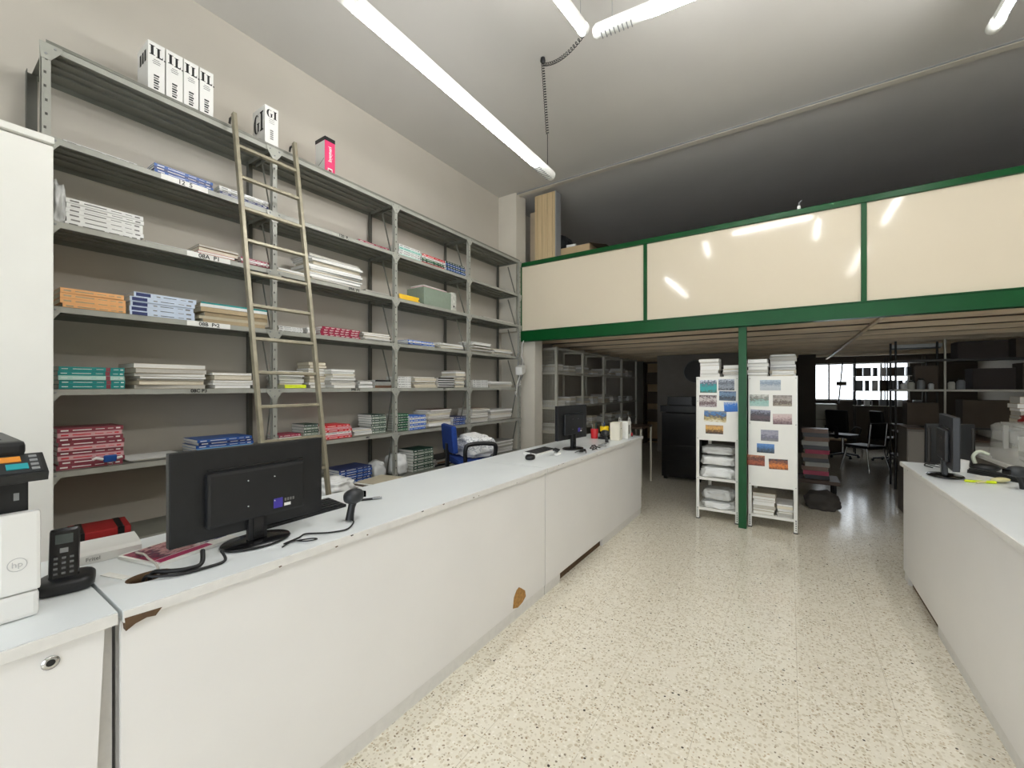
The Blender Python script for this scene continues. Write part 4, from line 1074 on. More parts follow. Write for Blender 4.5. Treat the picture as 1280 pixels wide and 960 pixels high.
for k, lab in enumerate(('tangled black wire in front of the far monitor', 'black wire crossing the far monitor base', 'grey wire curling along the far counter edge')):
    pts = [Vector((-1.58, 3.60 + .26 * k, MZ + .006))]
    for j in range(9): pts.append(Vector((-1.63 + rnd.uniform(-.04, .06), 3.62 + .26 * k + rnd.uniform(-.1, .12), MZ + rnd.uniform(.006, .03))))
    cable('loose_cable', lab, [tuple(q) for q in pts], .004, GREYP if k == 2 else RUBBER)

# right-hand counter
t = thing('highlighter_pen', 'neon yellow highlighter lying on the counter across the aisle', 'pen', (1.02, 3.93, MZ + .008), -1.35)
b = MB(); b.tube([(0, -.075, 0), (0, -.07, 0), (0, .03, 0)], [.006, .008, .008], YELLOWM, 10); b.build('barrel', t)
b = MB(); b.tube([(0, .03, 0), (0, .075, 0), (0, .08, 0)], [.009, .009, .006], YELLOWM, 10); b.build('pen_cap', t)
scanner('black barcode scanner lying next to the keyboard near the yellow highlighter', (1.17, 3.83, MZ), 2.0)
p = atz(1211, 592, TZ)
cup_t = thing('paper_cup', 'plain white paper cup behind the side turned monitor', 'cup', (p.x - .02, p.y + .05, MZ))
b = MB(); b.lathe([(.028, 0), (.036, .085), (.034, .085), (.026, .004)], (0, 0, 0), WHITEP, 20); b.build('cup_body', cup_t)
b = MB(); b.tube([(-.03, 0, .085), (0, .036, .087), (.03, 0, .085)], .0025, WHITEP, 6); b.build('rim', cup_t)
t = thing('spatula', 'cream coloured wooden scoop leaning at the monitor foot', 'scoop', (1.13, 4.0, MZ), -.9)
b = MB(); b.blob((0, 0, .02), (.05, .13, .03), mat('cream_wood', (222, 214, 160), .6), 2, .05, 1); b.build('scoop_blade', t)
b = MB(); b.tube([(0, -.06, .014), (0, -.17, .006)], .006, mat('cream_wood', (222, 214, 160)), 8); b.build('handle', t)
for k, lab in enumerate(('white note sheet under the far side keyboard', 'white note sheet lying nearest the paper cup')):
    b = MB(); b.box((1.0 + .06 * k, 4.0 + .10 * k, MZ + .0002 + k * .0022), (1.10 + .06 * k, 4.12 + .1 * k, MZ + .0018 + k * .0022), PAPER, rot=Euler((0, 0, .4 - .5 * k))); single(b, 'note_sheet', lab, 'paper', (1.05 + .06 * k, 4.06 + .1 * k, MZ))
cable('loose_cable', 'black wires curling at the end of the far side counter', [(.90, 4.42, MZ + .006), (.87, 4.50, MZ + .01), (.92, 4.56, MZ + .02), (.98, 4.50, MZ + .01), (.93, 4.44, MZ + .012), (.88, 4.54, MZ + .02), (.95, 4.6, MZ + .006)], .004)
t = thing('desk_lamp', 'black desk lamp with pale bent neck behind the side turned monitor', 'lamp', (1.20, 4.52, MZ), 0)
b = MB(); b.blob((0, 0, .03), (.16, .12, .06), BLACK, 4, .05, 1, .3, 3); b.build('lamp_base', t)
b = MB(); b.tube(smooth([(-.05, 0, .05), (-.06, 0, .10), (-.03, 0, .14), (.02, 0, .12)]), .012, mat('pale_neck', (200, 206, 186), .4), 8); b.build('lamp_neck', t)

# ------------------------------------------------------------------ blue swivel stool behind the counter
bc = thing('swivel_chair', 'blue office chair with black arms and a cloth thrown over it', 'chair', (-2.78, 3.38, 0), -.55)
b = MB(); b.box((-.22, -.20, .80), (.22, .22, .87), BLUEF, bev=.03); b.build('seat', bc)
b = MB(); b.box((-.21, -.26, .93), (.19, -.20, 1.21), BLUEF, rot=Euler((.08, 0, 0)), bev=.028); b.build('backrest', bc)
b = MB(); b.box((-.03, -.27, .78), (.03, -.24, 1.02), BLACK, bev=.004); b.build('back_support', bc)
for s_ in (-1, 1):
    b = MB(); b.tube(smooth([(s_ * .25, -.14, .80), (s_ * .27, -.15, .98), (s_ * .27, -.10, 1.03), (s_ * .27, .10, 1.03), (s_ * .27, .17, .99), (s_ * .25, .14, .80)]), .021, BLACK, 10); b.build('armrest', bc)
b = MB(); b.tube([(0, 0, .08), (0, 0, .40)], .03, BLACK); b.tube([(0, 0, .40), (0, 0, .80)], .018, CHROME); b.tube([(.2 * math.cos(a * PI / 12), .2 * math.sin(a * PI / 12), .32) for a in range(24)], .012, CHROME, 8, closed=True); b.build('gas_column', bc)
for k in range(5):
    a = k * 2 * PI / 5
    b = MB(); b.tube([(0, 0, .10), (.28 * math.cos(a), .28 * math.sin(a), .07)], .02, BLACK); l_ = b.build('leg', bc)
    b = MB(); b.lathe([(.028, -.012), (.028, .012)], (.28 * math.cos(a), .28 * math.sin(a), .028), BLACK, 14, Matrix.Rotation(PI / 2, 3, 'X') @ Matrix.Rotation(a, 3, 'Y')); b.build('castor', l_)
# patterned cloth thrown over the near arm
cl_m = picture('printed_cloth', [(238, 238, 236), (232, 232, 230), (240, 240, 238), (150, 154, 160), (236, 236, 234), (228, 228, 226)], 16, .9, .85)
b = MB(); b.blob((0, .03, 1.0), (.40, .32, .24), cl_m, 61, .25, 2.6, .2, 4, .3, .7)
o = b.build('cloth', None); o.location = (-2.78, 3.38, 0.0); o.rotation_euler = (0, 0, -.55); tag(o, 'white spotted cloth heaped on the blue office chair', 'cloth')

# ------------------------------------------------------------------ pair of white units at the green post
UY = 5.455
def white_unit(label, x0, x1, zsolid, shelves, depth=.95):
    base = ((x0 + x1) / 2, UY + depth / 2, 0)
    t = thing('white_shelf_unit', label, 'shelving', base, 0, 'white steel units beside the green post')
    for x, sx in ((x0, 1), (x1, -1)):
        for y, sy in ((UY, 1), (UY + depth, -1)):
            b = MB(); b.box((x, y, 0), (x + sx * .036, y + sy * .003, 1.715), UNITW); b.box((x, y, 0), (x + sx * .003, y + sy * .036, 1.715), UNITW)
            if sy > 0:
                for k in range(5): b.box((x + sx * .013, y - .0008, .03 + k * .024), (x + sx * .021, y + .0005, .044 + k * .024), SLOT)
            up = b.build('upright', t, base)
            b = MB(); b.box((x - sx * .002, y - sy * .003, 0), (x + sx * .04, y + sy * .04, .012), BLACK); b.build('foot_cap', up, base)
    b = MB(); b.box((x0 + .004, UY - .0035, zsolid), (x1 - .004, UY - .0012, 1.714), UNITW); b.build('end_panel', t, base)
    b = MB(); Rx = Matrix.Rotation(PI / 2, 3, 'X')
    for x in (x0 + .018, x1 - .018):
        for z in [1.69, (1.69 + zsolid) / 2 + .1, zsolid + .02] + [s_ - .012 for s_ in shelves]: b.lathe([(.006, 0), (.005, .003)], (x, UY - .0012, z), GREYP, 8, Rx)
    b.build('panel_screw', t, base)
    for z in shelves + [1.714]:
        b = MB(); b.box((x0 + .004, UY + .004, z - .002), (x1 - .004, UY + depth - .004, z), UNITW)
        b.box((x0 + .037, UY + .0045, z - .03), (x1 - .037, UY + .006, z), UNITW); b.box((x0 + .037, UY + depth - .006, z - .03), (x1 - .037, UY + depth - .0045, z), UNITW); b.build('shelf', t, base)
white_unit('white steel unit left of the green post with bags on its lower shelves', -.955, -.497, .955, [.505, .14])
white_unit('white steel unit right of the green post with books on its bottom shelf', -.403, .067, .475, [.155])
GP = 'postcards taped to the white steel units'
cards = [
 (875, 475, 896, 491, 'turquoise bay postcard in the top row beside the cream books', [(60, 90, 70), (40, 160, 160), (40, 150, 150), (90, 90, 110), (210, 215, 225)], 0),
 (898, 474, 918, 488, 'grey city statue postcard in the top row near the green post', [(40, 44, 50), (150, 158, 168), (80, 86, 96), (190, 196, 208)], 0),
 (874, 494, 896, 509, 'dark maroon crowd postcard in the second row', [(190, 180, 180), (90, 60, 62), (210, 200, 196), (70, 46, 48)], 0),
 (899, 489, 920, 501, 'dark blue lake postcard below the statue postcard', [(70, 86, 104), (30, 40, 52), (110, 140, 170), (60, 80, 110)], .02),
 (905, 502, 922, 515, 'vivid blue postcard with white corner near the green post', [(24, 100, 190), (20, 110, 200), (30, 120, 210), (200, 210, 220)], -.06),
 (880, 513, 908, 528, 'rocky coast collage postcard above the sunset one', [(230, 224, 200), (190, 170, 110), (90, 84, 76), (60, 120, 180), (150, 150, 140)], .03),
 (882, 531, 904, 543, 'golden sunset postcard lowest on the unit with bags', [(40, 30, 26), (120, 84, 40), (226, 176, 90), (170, 130, 90)], 0),
 (950, 475, 976, 488, 'pale grey sea postcard alone at the panel top', [(172, 180, 184), (186, 192, 196), (130, 144, 160), (176, 190, 202)], 0),
 (937, 493, 961, 508, 'pale teal beach postcard next to the green post', [(170, 200, 190), (150, 190, 180), (120, 116, 104), (206, 206, 196)], 0),
 (966, 494, 990, 508, 'brown grazing animals postcard at the outer edge', [(160, 150, 130), (90, 74, 62), (170, 160, 150), (120, 112, 104)], 0),
 (938, 512, 963, 527, 'dark violet field postcard next to the green post', [(50, 46, 40), (90, 70, 76), (60, 58, 66), (150, 150, 168)], .03),
 (966, 517, 990, 531, 'pink dusk postcard at the outer edge', [(90, 66, 70), (140, 116, 116), (200, 176, 172), (206, 190, 186)], -.02),
 (951, 537, 973, 552, 'lilac grey aerial town postcard below the dusk one', [(130, 130, 130), (110, 108, 124), (160, 158, 172), (140, 140, 156)], 0),
 (946, 554, 968, 567, 'blue sky postcard with dark shoreline', [(30, 40, 44), (60, 86, 110), (70, 120, 180), (90, 140, 200)], 0),
 (934, 568, 956, 583, 'reddish brown people postcard beside the green post foot', [(110, 50, 30), (170, 84, 50), (80, 40, 30), (190, 120, 80)], 0),
 (961, 573, 985, 588, 'orange glowing night postcard lowest at the outer edge', [(110, 60, 34), (226, 130, 50), (140, 80, 50), (50, 44, 50)], -.03)]
for u0, v0, u1, v1, lab, stops, roll in cards:
    a, c = aty(u0, v0, UY - .004), aty(u1, v1, UY - .004)
    ctr = (a + c) / 2; w, h = c.x - a.x, a.z - c.z
    b = MB(); b.box((-w / 2, -.0008, -h / 2), (w / 2, 0, h / 2), picture('postcard_print', stops, 8.5, .55))
    o = b.build('postcard'); o.location = (ctr.x, UY - .0043, ctr.z); o.rotation_euler = (0, roll, 0); tag(o, lab, 'postcard', GP)

GW = 'books on and in the white units'
def stack_y(x0, x1, yf, z, n, h, look, d, where, group, jit=1.0):
    """a stack whose seen side faces -y"""
    cols, page, fc, style, noun = LOOK[look]; w = x1 - x0; th = layers(n, h, look); gap = .0014 if look in LOOSE else .0006
    for i in range(n):
        key = cols[i % len(cols)]; zz = z + .0008 + sum(th[i + 1:]) + gap * (n - 1 - i)
        loc = Vector(((x0 + x1) / 2 + random.uniform(-.006, .006) * jit, yf + random.uniform(0, .02) * jit, zz))
        put_book(round(w - random.choice((0, .01, .02)) * jit, 3), th[i], d, key, random.choice(TINTS) if fc == 'pages' else page, fc, style, loc, -PI / 2 + random.uniform(-.03, .03) * jit, noun, f'{key} {noun}, {ORD[i]} in {where}', group)
def xs(u0, u1, y): return aty(u0, 483, y).x, aty(u1, 483, y).x
yy = UY + .03
stack_y(*xs(874, 899, yy), yy, 1.715, 5, .215, 'cream', .2, 'tall cream pile on the bag filled unit', GW)
stack_y(*xs(903, 925.5, yy), yy, 1.715, 5, .135, 'loose white', .2, 'low pile beside the green post, bag filled unit', GW)
stack_y(*xs(934, 961, yy), yy, 1.715, 6, .195, 'grey', .2, 'grey pile beside the green post, other unit', GW)
stack_y(*xs(965, 993, yy), yy, 1.715, 4, .065, 'loose white', .2, 'low pile at the outer edge, other unit', GW)
stack_y(*xs(962, 996, yy + .32), yy + .32, 1.715, 8, .26, 'grey', .24, 'tall pile behind, other unit', GW)
stack_y(-.36, -.14, UY + .02, .156, 7, .235, 'cream', .24, 'taller pile on the bottom shelf, postcard unit', GW)
stack_y(-.125, .025, UY + .02, .156, 6, .14, 'loose white', .24, 'lower pile on the bottom shelf, postcard unit', GW)
for k, (zz, hh, lab) in enumerate(((.506, .15, 'white plastic wrapped packet lowest on the upper bag shelf'), (.657, .13, 'white plastic wrapped packet in the middle of the upper bag shelf'), (.788, .11, 'greyish plastic packet topmost on the upper bag shelf'),
                                  (.141, .10, 'white flat packet on the lower bag shelf'), (.242, .14, 'grey crinkled plastic packet upon the flat packet'))):
    bag('wrapped_packet', lab, (-.725, UY + .19, zz + hh / 2), (.385 - .012 * k, .34, hh - .006), BAGW if k in (0, 1, 3) else BAGG, 20 + k, .16, 3.4, 0, .3, .55, 'plastic packets in the white unit', 'packet')

# ------------------------------------------------------------------ ivory mesh shelving along the left wall under the mezzanine
mx0, mx1 = -3.56, -3.14; MY = (6.0, 7.03, 8.05, 9.15, 10.2); MLV = (2.235, 1.83, 1.26, .865, .40)
ms = thing('mesh_shelving_unit', 'ivory steel shelving with wire mesh end under the mezzanine', 'shelving', (-3.35, 8.1, 0)); MO = (-3.35, 8.1, 0)
for y in MY:
    for x, sx in ((mx0, 1), (mx1, -1)):
        b = MB(); b.box((x, y, 0), (x + sx * .04, y + .004, 2.24), UNITD); b.box((x, y, 0), (x + sx * .004, y + .04, 2.24), UNITD); b.build('upright', ms, MO)
for z in MLV:
    for k in range(4):
        b = MB(); b.box((mx0 + .005, MY[k] + .005, z - .003), (mx1 - .005, MY[k + 1], z), UNITD); b.box((mx1 - .007, MY[k] + .04, z - .034), (mx1 - .005, MY[k + 1], z), UNITD); b.box((mx0 + .04, MY[k] + .004, z - .034), (mx1 - .04, MY[k] + .0055, z), UNITD); b.build('shelf', ms, MO)
b = MB()
for k in range(16): x = mx0 + .045 + k * (mx1 - mx0 - .09) / 15; b.box((x - .0015, 6.008, .1), (x + .0015, 6.011, 2.2), UNITD)
for k in range(80): z = .1 + k * 2.1 / 79; b.box((mx0 + .04, 6.0112, z - .0015), (mx1 - .04, 6.014, z + .0015), UNITD)
b.build('wire_mesh_end', ms, MO)
GM = 'papers on the ivory mesh shelving'
BAY = ('first', 'second', 'third', 'last')
rnd = random.Random(3)
for li, z in enumerate(MLV[1:]):
    for k in range(4):
        if li == 3 and k != 0: continue
        y = MY[k] + .08; j = 0
        while y < MY[k + 1] - .30 and j < 2:
            w = rnd.uniform(.24, .34); n = rnd.randint(3, 5); h = n * rnd.uniform(.026, .04)
            if y + w > MY[k + 1] - .03: break
            look = rnd.choice(('loose white', 'cream', 'grey', 'brownwhite', 'loose white'))
            stack_at(y, y + w, mx1 - .02, z, n, h, look, .28, f"{('nearer','farther')[j]} pile, {SHELF[li+1]} shelf down, {BAY[k]} mesh bay", GM)
            y += w + rnd.uniform(.10, .2); j += 1

# ------------------------------------------------------------------ the dark back room
def cabinet(name, label, cat, lo, hi, m, parts):
    base = ((lo[0] + hi[0]) / 2, (lo[1] + hi[1]) / 2, lo[2])
    t = thing(name, label, cat, base)
    b = MB(); b.box(lo, hi, m, bev=.006); b.build('carcass', t, base)
    for nm, l, h, mm in parts:
        b = MB(); b.box(l, h, mm, bev=.003); b.build(nm, t, base)
    return t
# open bookcase against the left wall at the far end
bx0, bx1, by = -3.45, -2.85, 11.8
t = thing('dark_bookcase', 'dark open bookcase at the far end of the mesh shelving', 'bookcase', ((bx0 + bx1) / 2, by + .2, 0)); BO = ((bx0 + bx1) / 2, by + .2, 0)
for x in (bx0, bx1 - .03): b = MB(); b.box((x, by, 0), (x + .03, by + .35, 2.28), DKWOOD); b.build('side_panel', t, BO)
b = MB(); b.box((bx0 + .03, by + .33, 0), (bx1 - .03, by + .35, 2.28), CARD); b.build('back_panel', t, BO)
for z in (.08, .62, 1.12, 1.66, 2.25): b = MB(); b.box((bx0 + .031, by, z), (bx1 - .031, by + .329, z + .03), DKWOOD); b.build('shelf', t, BO)
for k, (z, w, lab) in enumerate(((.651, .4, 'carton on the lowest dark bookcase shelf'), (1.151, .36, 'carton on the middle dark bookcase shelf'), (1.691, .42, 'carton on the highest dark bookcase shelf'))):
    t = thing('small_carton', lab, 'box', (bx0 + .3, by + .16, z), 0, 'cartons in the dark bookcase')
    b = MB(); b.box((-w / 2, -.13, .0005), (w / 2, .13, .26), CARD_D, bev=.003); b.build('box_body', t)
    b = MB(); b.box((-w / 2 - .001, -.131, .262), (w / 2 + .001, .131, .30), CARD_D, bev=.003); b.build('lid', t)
# black copier cabinet by the white units
cabinet('copier', 'tall black copier standing in the dark behind the white units', 'copier', (-1.86, 7.45, .05), (-1.22, 8.15, 1.14), BLACK_G, (
    ('scanner_lid', (-1.88, 7.43, 1.16), (-1.20, 8.15, 1.27), BLACK_G), ('paper_feeder', (-1.80, 7.6, 1.275), (-1.4, 8.1, 1.42), BLACK_G), ('paper_drawer', (-1.84, 7.43, .12), (-1.24, 7.449, .34), BLACK_G), ('paper_drawer', (-1.84, 7.43, .38), (-1.24, 7.449, .60), BLACK_G),
    ('castor', (-1.84, 7.5, 0), (-1.78, 7.56, .05), BLACK_G), ('castor', (-1.30, 7.5, 0), (-1.24, 7.56, .05), BLACK_G), ('castor', (-1.84, 8.0, 0), (-1.78, 8.06, .05), BLACK_G), ('castor', (-1.30, 8.0, 0), (-1.24, 8.06, .05), BLACK_G)))
# round and triangular plaques on the partition
t = thing('wall_plaque', 'dark round plaque on the grey partition behind the copier', 'plaque', (-1.86, 10.585, 1.95))
b = MB(); b.lathe([(.26, 0), (.26, .012)], (0, .012, 0), DKMETAL, 32, Matrix.Rotation(PI / 2, 3, 'X')); b.build('disc', t)
b = MB(); b.tube([(.262 * math.cos(a * PI / 20), -.002, .262 * math.sin(a * PI / 20)) for a in range(40)], .008, GREYP, 6, closed=True); b.build('rim', t)
b = MB(); b.prism([(-1.48, 1.80), (-1.48, 2.16), (-1.20, 1.98)], 'y', DKMETAL, 10.58, 10.598); b.prism([(-1.44, 1.88), (-1.44, 2.08), (-1.28, 1.98)], 'y', GREYP, 10.576, 10.579)
single(b, 'triangle_sign', 'dark triangular sign on the grey partition behind the copier', 'sign', (-1.36, 10.59, 1.8))
# white shelf bracketed table edge near the counter end
t = thing('tube_table', 'small pale tube framed table beyond the counter end', 'table', (-2.2, 6.9, 0))
b = MB(); b.box((-2.55, 6.6, .92), (-1.95, 7.2, .95), DKWOOD, bev=.003); b.build('table_top', t, (-2.2, 6.9, 0))
for x in (-2.53, -1.97):
    for y in (6.62, 7.18): b = MB(); b.tube([(x, y, 0), (x, y, .92)], .016, UNITD, 8); b.build('leg', t, (-2.2, 6.9, 0))
# window-side cabinet, chairs, desks
cabinet('filing_cabinet', 'grey filing cabinet standing below the bright back window', 'cabinet', (.50, 12.9, 0), (.95, 13.5, 1.16), mat('pale_grey_steel', (168, 164, 150), .5), (
    ('drawer', (.52, 12.88, .08), (.93, 12.899, .40), UNITD), ('drawer', (.52, 12.88, .43), (.93, 12.899, .76), UNITD), ('drawer', (.52, 12.88, .79), (.93, 12.899, 1.12), UNITD)))
cb_ = MB(); cb_.box((.58, 12.6, 0), (1.1, 12.85, .30), CARD_D, bev=.004); cb_.box((.57, 12.59, .302), (1.11, 12.86, .34), CARD, bev=.004)
single(cb_, 'storage_box', 'brown box on the floor in front of the filing cabinet', 'box', (.84, 12.7, 0))
def office_chair(label, loc, rz, group='dark office chairs in the back room'):
    t = thing('office_chair', label, 'chair', loc, rz, group)
    b = MB(); b.box((-.24, -.24, .46), (.24, .22, .53), BLACK, bev=.025); b.build('seat', t)
    b = MB(); b.box((-.22, .20, .58), (.22, .26, 1.08), BLACK, rot=Euler((-.1, 0, 0)), bev=.03); b.build('backrest', t)
    b = MB(); b.box((-.03, .22, .44), (.03, .27, .7), BLACK); b.tube([(0, 0, .08), (0, 0, .46)], .028, CHROME, 10); b.build('gas_column', t)
    for k in range(5):
        a = k * 2 * PI / 5; b = MB(); b.tube([(0, 0, .1), (.28 * math.cos(a), .28 * math.sin(a), .06)], .02, BLACK); b.lathe([(.026, -.014), (.026, .014)], (.28 * math.cos(a), .28 * math.sin(a), .027), BLACK, 10, Matrix.Rotation(PI / 2, 3, 'X')); b.build('leg', t)
    for s_ in (-1, 1): b = MB(); b.tube(smooth([(s_ * .26, -.1, .50), (s_ * .29, -.12, .66), (s_ * .29, .1, .70), (s_ * .26, .2, .62)]), .016, BLACK, 8); b.build('armrest', t)
office_chair('black office chair silhouetted against the bright back window', (.98, 11.95, 0), 2.6)
office_chair('black office chair standing by the dark desk', (1.75, 11.75, 0), 1.9)
def chrome_chair(label, loc, rz):
    t = thing('chrome_chair', label, 'chair', loc, rz)
    b = MB(); b.box((-.22, -.22, .44), (.22, .22, .49), BLACK, bev=.018); b.build('seat', t)
    b = MB(); b.box((-.21, .20, .62), (.21, .235, .92), BLACK, rot=Euler((-.12, 0, 0)), bev=.014); b.build('backrest', t)
    for sx in (-1, 1):
        for sy in (-1, 1):
            b = MB()
            pts = [(sx * .26, sy * .26, .0), (sx * .20, sy * .18, .43)] + ([(sx * .205, .21, .50), (sx * .20, .245, .9)] if sy > 0 else [])
            b.tube(smooth(pts, 4), .016, CHROME, 8); b.build('leg', t)
    b = MB(); b.tube([(-.2, -.18, .43), (.2, -.18, .43), (.2, .18, .43), (-.2, .18, .43)], .010, CHROME, 8, closed=True); b.build('seat_frame', t)
p = atz(1081, 588, 0)
chrome_chair('black chair with shiny chrome legs on the dark floor', (p.x, p.y, 0), -2.3)
# dark desk with equipment
t = thing('dark_desk', 'dark desk beyond the chrome legged chair', 'desk', (2.1, 10.0, 0)); DO = (2.1, 10.0, 0)
b = MB(); b.box((1.65, 9.2, .72), (2.75, 11.0, .75), DKWOOD, bev=.003); b.build('desk_top', t, DO)
for x in (1.68, 2.69):
    b = MB(); b.box((x, 9.22, 0), (x + .03, 10.98, .719), DKWOOD); b.build('side_panel', t, DO)
# grey panel boxes behind the near end of the right counter
for k, (x0, x1, y, h, lab) in enumerate(((1.18, 1.34, 6.9, 1.08, 'narrow grey cabinet behind the end of the highlighter counter'), (1.37, 1.60, 6.85, 1.02, 'middle grey cabinet of the row behind the highlighter counter'), (1.63, 1.93, 6.7, .98, 'wide grey cabinet partly hidden by the side turned monitor'))):
    cabinet('low_cabinet', lab, 'cabinet', (x0, y, 0), (x1, y + .5, h), mat('warm_grey_laminate', (104, 99, 92), .5), (('door', (x0 + .01, y - .018, .06), (x1 - .01, y - .001, h - .03), mat('warm_grey_door', (126, 121, 114), .5)), ('cabinet_top', (x0 - .005, y - .02, h + .001), (x1 + .005, y + .5, h + .02), DKWOOD)))
# pile of books and a sack beside the right white unit
cols = ('brown', 'black', 'brown', 'grey', 'black', 'crimson', 'brown', 'black', 'grey', 'brown', 'crimson', 'black')
for i in range(12):
    put_book(.30 - .01 * (i % 3), .058, .22, cols[i], PAPER_C, 'spine', '', Vector((.28 + .015 * (i % 3), 7.2 + .01 * (i % 2), .301 + (11 - i) * .0588)), -PI / 2 + .08 * ((i * 7) % 3 - 1), 'old_volume', f'{cols[i]} old volume, {ORD[i]} of the floor pile behind the white unit', 'old volumes piled in the back room')
t = thing('low_trolley', 'dark low trolley under the pile of old volumes', 'trolley', (.30, 7.35, 0))
b = MB(); b.box((.02, 7.12, .25), (.56, 7.62, .30), DKWOOD, bev=.004); b.build('platform', t, (.30, 7.35, 0))
for x in (.06, .50):
    for y in (7.16, 7.56): b = MB(); b.tube([(x, y, 0), (x, y, .25)], .022, BLACK, 8); b.build('leg', t, (.30, 7.35, 0))
bag('cloth_sack', 'slumped grey sack on the floor beside the right white unit', (.34, 6.85, .13), (.36, .42, .26), mat('sack_cloth', (70, 66, 62), .9, bump=.3, bscale=30), 31, .25, 2.2, 0, .4, .8)
# clutter shelving at the back right with window light painted pale on one shelf edge
t = thing('clutter_shelving', 'dark shelving with pale shelf edge and thin post across the back room', 'shelving', (2.4, 9.0, 0)); KO = (2.4, 8.9, 0); t.location = KO
KX = (1.36, 1.905, 3.5)
for x in KX:
    for y in (8.7, 9.1): b = MB(); b.tube([(x, y, 0), (x, y, 2.3)], .014, UNITD if (x == 1.905 and y < 9) else DKMETAL, 8); b.build('post', t, KO)
for z in (.52, 1.0, 1.55, 2.0):
    b = MB(); b.box((1.34, 8.70, z - .018), (3.52, 9.12, z), DKMETAL); b.build('shelf', t, KO)
    b = MB(); b.box((1.34, 8.683, z - .024), (3.52, 8.699, z + .006), UNITD if abs(z - 1.55) < .01 else DKMETAL); b.build('shelf_edge', t, KO)
rnd = random.Random(9)
def jar(label, loc, r, h, m):
    t = thing('storage_jar', label, 'jar', loc, 0, 'jars on the clutter shelving')
    b = MB(); b.lathe([(r * .9, 0), (r, h * .1), (r, h * .7), (r * .6, h * .85)], (0, 0, 0), m, 14); b.build('jar_body', t)
    b = MB(); b.lathe([(r * .66, h * .851), (r * .66, h), (r * .5, h)], (0, 0, 0), DKMETAL, 14); b.build('lid', t)
for k, x in enumerate((1.46, 1.56, 1.66, 1.78, 1.99, 2.10)):
    jar(f"pale jar on the pale edged shelf, {ORD[k].replace('topmost','first')} from the back window side", (x, 8.78 + .05 * (k % 2), 1.551), .035 + .006 * (k % 3), .11 + .03 * (k % 3), (WHITEP, UNITD, GREYP)[k % 3])
def carton(label, lo, hi, m=CARD_D, group='cartons on the clutter shelving', name='storage_carton'):
    base = ((lo[0] + hi[0]) / 2, (lo[1] + hi[1]) / 2, lo[2]); t = thing(name, label, 'box', base, 0, group)
    b = MB(); b.box((lo[0], lo[1], lo[2] + .001), hi, m, bev=.003); b.build('box_body', t, base)
    b = MB(); b.box((lo[0] - .001, (lo[1] + hi[1]) / 2 - .03, hi[2] - .06), (hi[0] + .001, (lo[1] + hi[1]) / 2 + .03, hi[2] + .001), m); b.build('tape_strip', t, base)
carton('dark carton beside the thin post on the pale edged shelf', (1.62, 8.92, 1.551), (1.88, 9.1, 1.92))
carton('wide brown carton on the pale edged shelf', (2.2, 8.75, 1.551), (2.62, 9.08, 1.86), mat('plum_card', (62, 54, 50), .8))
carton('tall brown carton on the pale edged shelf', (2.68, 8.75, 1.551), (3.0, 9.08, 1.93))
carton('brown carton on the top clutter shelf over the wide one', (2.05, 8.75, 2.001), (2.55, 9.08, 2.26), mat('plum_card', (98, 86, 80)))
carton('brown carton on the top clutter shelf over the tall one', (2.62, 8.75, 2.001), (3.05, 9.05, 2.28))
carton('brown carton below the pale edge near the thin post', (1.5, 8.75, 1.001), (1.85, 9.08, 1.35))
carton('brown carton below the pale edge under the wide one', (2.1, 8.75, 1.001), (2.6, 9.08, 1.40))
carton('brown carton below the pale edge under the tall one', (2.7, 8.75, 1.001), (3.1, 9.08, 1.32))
# silhouetted rack in front of the window, right of it
t = thing('wire_rack', 'open wire rack of small things beside the bright back window', 'rack', (1.75, 12.9, 0)); RO = (1.75, 12.9, 0)
for x in (1.28, 1.85, 2.5):
    for y in (12.75, 13.05): b = MB(); b.tube([(x, y, 0), (x, y, 2.28)], .013, DKMETAL, 8); b.build('post', t, RO)
for z in (1.15, 1.5, 1.85, 2.15): b = MB(); b.box((1.26, 12.73, z - .012), (2.52, 13.07, z), UNITD); b.build('shelf', t, RO)
for k in range(24):
    li = k % 3; z = (1.15, 1.5, 1.85)[li]; x = 1.36 + (k // 3) * .145
    t = thing('rack_box', f"pale box on the {('lowest','middle','upper')[li]} rack shelf, {ORD[k//3].replace('topmost','first')} from the window", 'box', (x, 12.88, z + .001), 0, 'boxes on the wire rack')
    h = .12 + .05 * ((k * 5) % 3)
    w2 = .035 + .01 * ((k * 7) % 4)
    b = MB(); b.box((-w2, -.10, 0), (w2, .10, h), (CHAR, GREYP, CARD_D, PAPER)[k % 4], bev=.004); b.build('box_body', t)
    b = MB(); b.box((-w2 - .002, -.102, h + .0005), (w2 + .002, .102, h + .02), (CHAR, GREYP, CARD_D, PAPER)[k % 4], bev=.003); b.build('lid', t)
# unlit tube lamp under the joists
t = thing('window_pole', 'dark pole with a small board leaning across the bright back window', 'pole', (.86, 12.55, .35), 0)
t.location = (.86, 12.95, 0)
b = MB(); b.tube([(.12, -.0, 1.18), (.27, .85, 2.25)], .016, DKMETAL, 8); b.build('pole_shaft', t)
b = MB(); b.box((.10, .28, 1.62), (.30, .30, 1.72), CARD_D); b.build('board', t)
t = thing('unlit_lamp', 'unlit strip lamp under the boarded underside of the mezzanine', 'lamp', (1.75, 9.6, 2.24))
b = MB(); b.box((-.32, -.03, .015), (.32, .03, .07), LAMPB, bev=.004); b.build('housing', t)
b = MB(); b.tube([(-.30, 0, -.0), (.30, 0, -.0)], .014, GREYP, 10); b.build('tube', t)
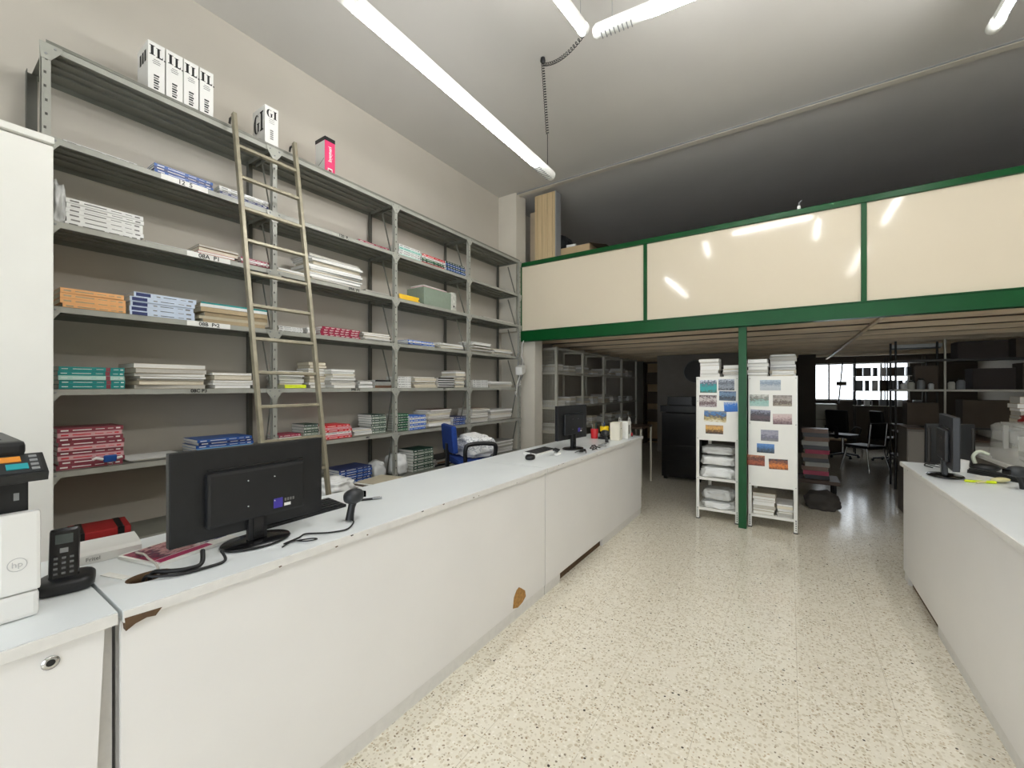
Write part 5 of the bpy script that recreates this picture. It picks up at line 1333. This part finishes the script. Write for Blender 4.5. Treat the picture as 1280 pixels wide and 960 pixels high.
# side table behind the right counter: wrapped stack, red clutter, pale volumes
t = thing('packing_table', 'white edged packing table behind the highlighter counter', 'table', (2.0, 5.9, 0)); TO = (2.0, 5.9, 0)
b = MB(); b.box((1.50, 5.15, .915), (2.75, 6.6, .945), UNITW, bev=.003); b.build('table_top', t, TO)
for x in (1.53, 2.68):
    for y in (5.18, 6.53): b = MB(); b.box((x, y, 0), (x + .04, y + .04, .914), UNITW); b.build('leg', t, TO)
b = MB()
stack_y(1.66, 1.88, 5.22, .962, 5, .20, 'loose white', .28, 'film wrapped pile on the packing table', 'wrapped papers on the packing table', .5)
b.bm.free(); b = MB(); b.blob((1.77, 5.36, 1.136), (.52, .58, .37), FILM, 41, .10, 3.2, .2, 4, 0, .35)
single(b, 'plastic_film', 'crinkled clear film wrapped over the white pile on the packing table', 'film', (1.74, 5.36, .955))
sd = thing('metal_rack', 'white slotted metal rack at the edge of the packing table', 'rack', (2.35, 6.2, .946)); RO2 = (2.35, 6.2, .946)
for x in (1.86, 2.68):
    for y in (5.8, 6.5): q = MB(); q.box((x, y, .947), (x + .035, y + .03, 1.20), UNITW); q.build('leg', sd, RO2)
q = MB(); q.box((1.85, 5.79, 1.201), (2.73, 6.54, 1.225), UNITW); q.build('rack_shelf', sd, RO2)
bag('red_parcel', 'red and brown wrapped parcel on the white slotted metal rack', (2.02, 5.98, 1.30), (.36, .32, .145), mat('red_wrap', (150, 44, 40), .4, var=.5, scale=9), 51, .2, 3, 0, .3, .7, None, 'parcel')
stack_y(1.88, 2.16, 6.22, 1.226, 6, .27, 'tan', .22, 'pale pile on the slotted metal rack', 'pale books on the metal rack')
bag('orange_parcel', 'orange bag lying beside the film wrapped pile', (2.26, 5.42, 1.04), (.24, .3, .18), mat('orange_wrap', (214, 112, 40), .4, var=.2), 52, .2, 3, 0, .3, .7, None, 'parcel')
t = thing('grey_chair', 'grey chair frame behind the side turned monitor', 'chair', (1.35, 5.5, 0), .4)
b = MB(); b.box((-.2, -.2, .5), (.2, .2, .55), CHAR, bev=.015); b.build('seat', t)
b = MB(); b.box((-.2, .18, .85), (.2, .21, 1.24), CHAR, bev=.012); b.build('backrest', t)
for sx in (-1, 1):
    for sy in (-1, 1): b = MB(); b.tube([(sx * .18, sy * .18, 0), (sx * .18, sy * .18, 1.2 if sy > 0 else .5)], .014, DKMETAL, 8); b.build('leg', t)

# ------------------------------------------------------------------ world, camera, view
wd = bpy.data.worlds.new('World'); bpy.context.scene.world = wd; wd.use_nodes = True
bg = wd.node_tree.nodes['Background']
bg.inputs['Color'].default_value = (.86, .93, 1.0, 1); bg.inputs['Strength'].default_value = 2.5
cam = bpy.data.cameras.new('camera'); co = bpy.data.objects.new('camera', cam); C.objects.link(co)
cam.sensor_width = 36.0; cam.lens = 36.0 * FP / 1280.0; cam.shift_y = 3.0 / 1280.0
cam.clip_start = .05; cam.clip_end = 100
co.location = (0, 0, CAMZ); co.rotation_euler = (PI / 2, 0, math.atan2(.5563, .8310))
sc = bpy.context.scene; sc.camera = co
sc.view_settings.view_transform = 'Standard'; sc.view_settings.look = 'None'
sc.view_settings.gamma = 1.0; sc.view_settings.use_curve_mapping = False
sc.view_settings.exposure = 0.85
try:
    sc.cycles.use_denoising = True; sc.cycles.max_bounces = 8; sc.cycles.diffuse_bounces = 5; sc.cycles.sample_clamp_indirect = 8.0
except Exception: pass
for r, kids in _BK.values():
    for c in kids: bpy.data.objects.remove(c)
    bpy.data.objects.remove(r)
for me in list(bpy.data.meshes):
    if me.users == 0: bpy.data.meshes.remove(me)
for k, v in LABELS.items():
    if len(v) > 1: print('SAME LABEL', k, v)
print('BOOKS', N_BOOKS)
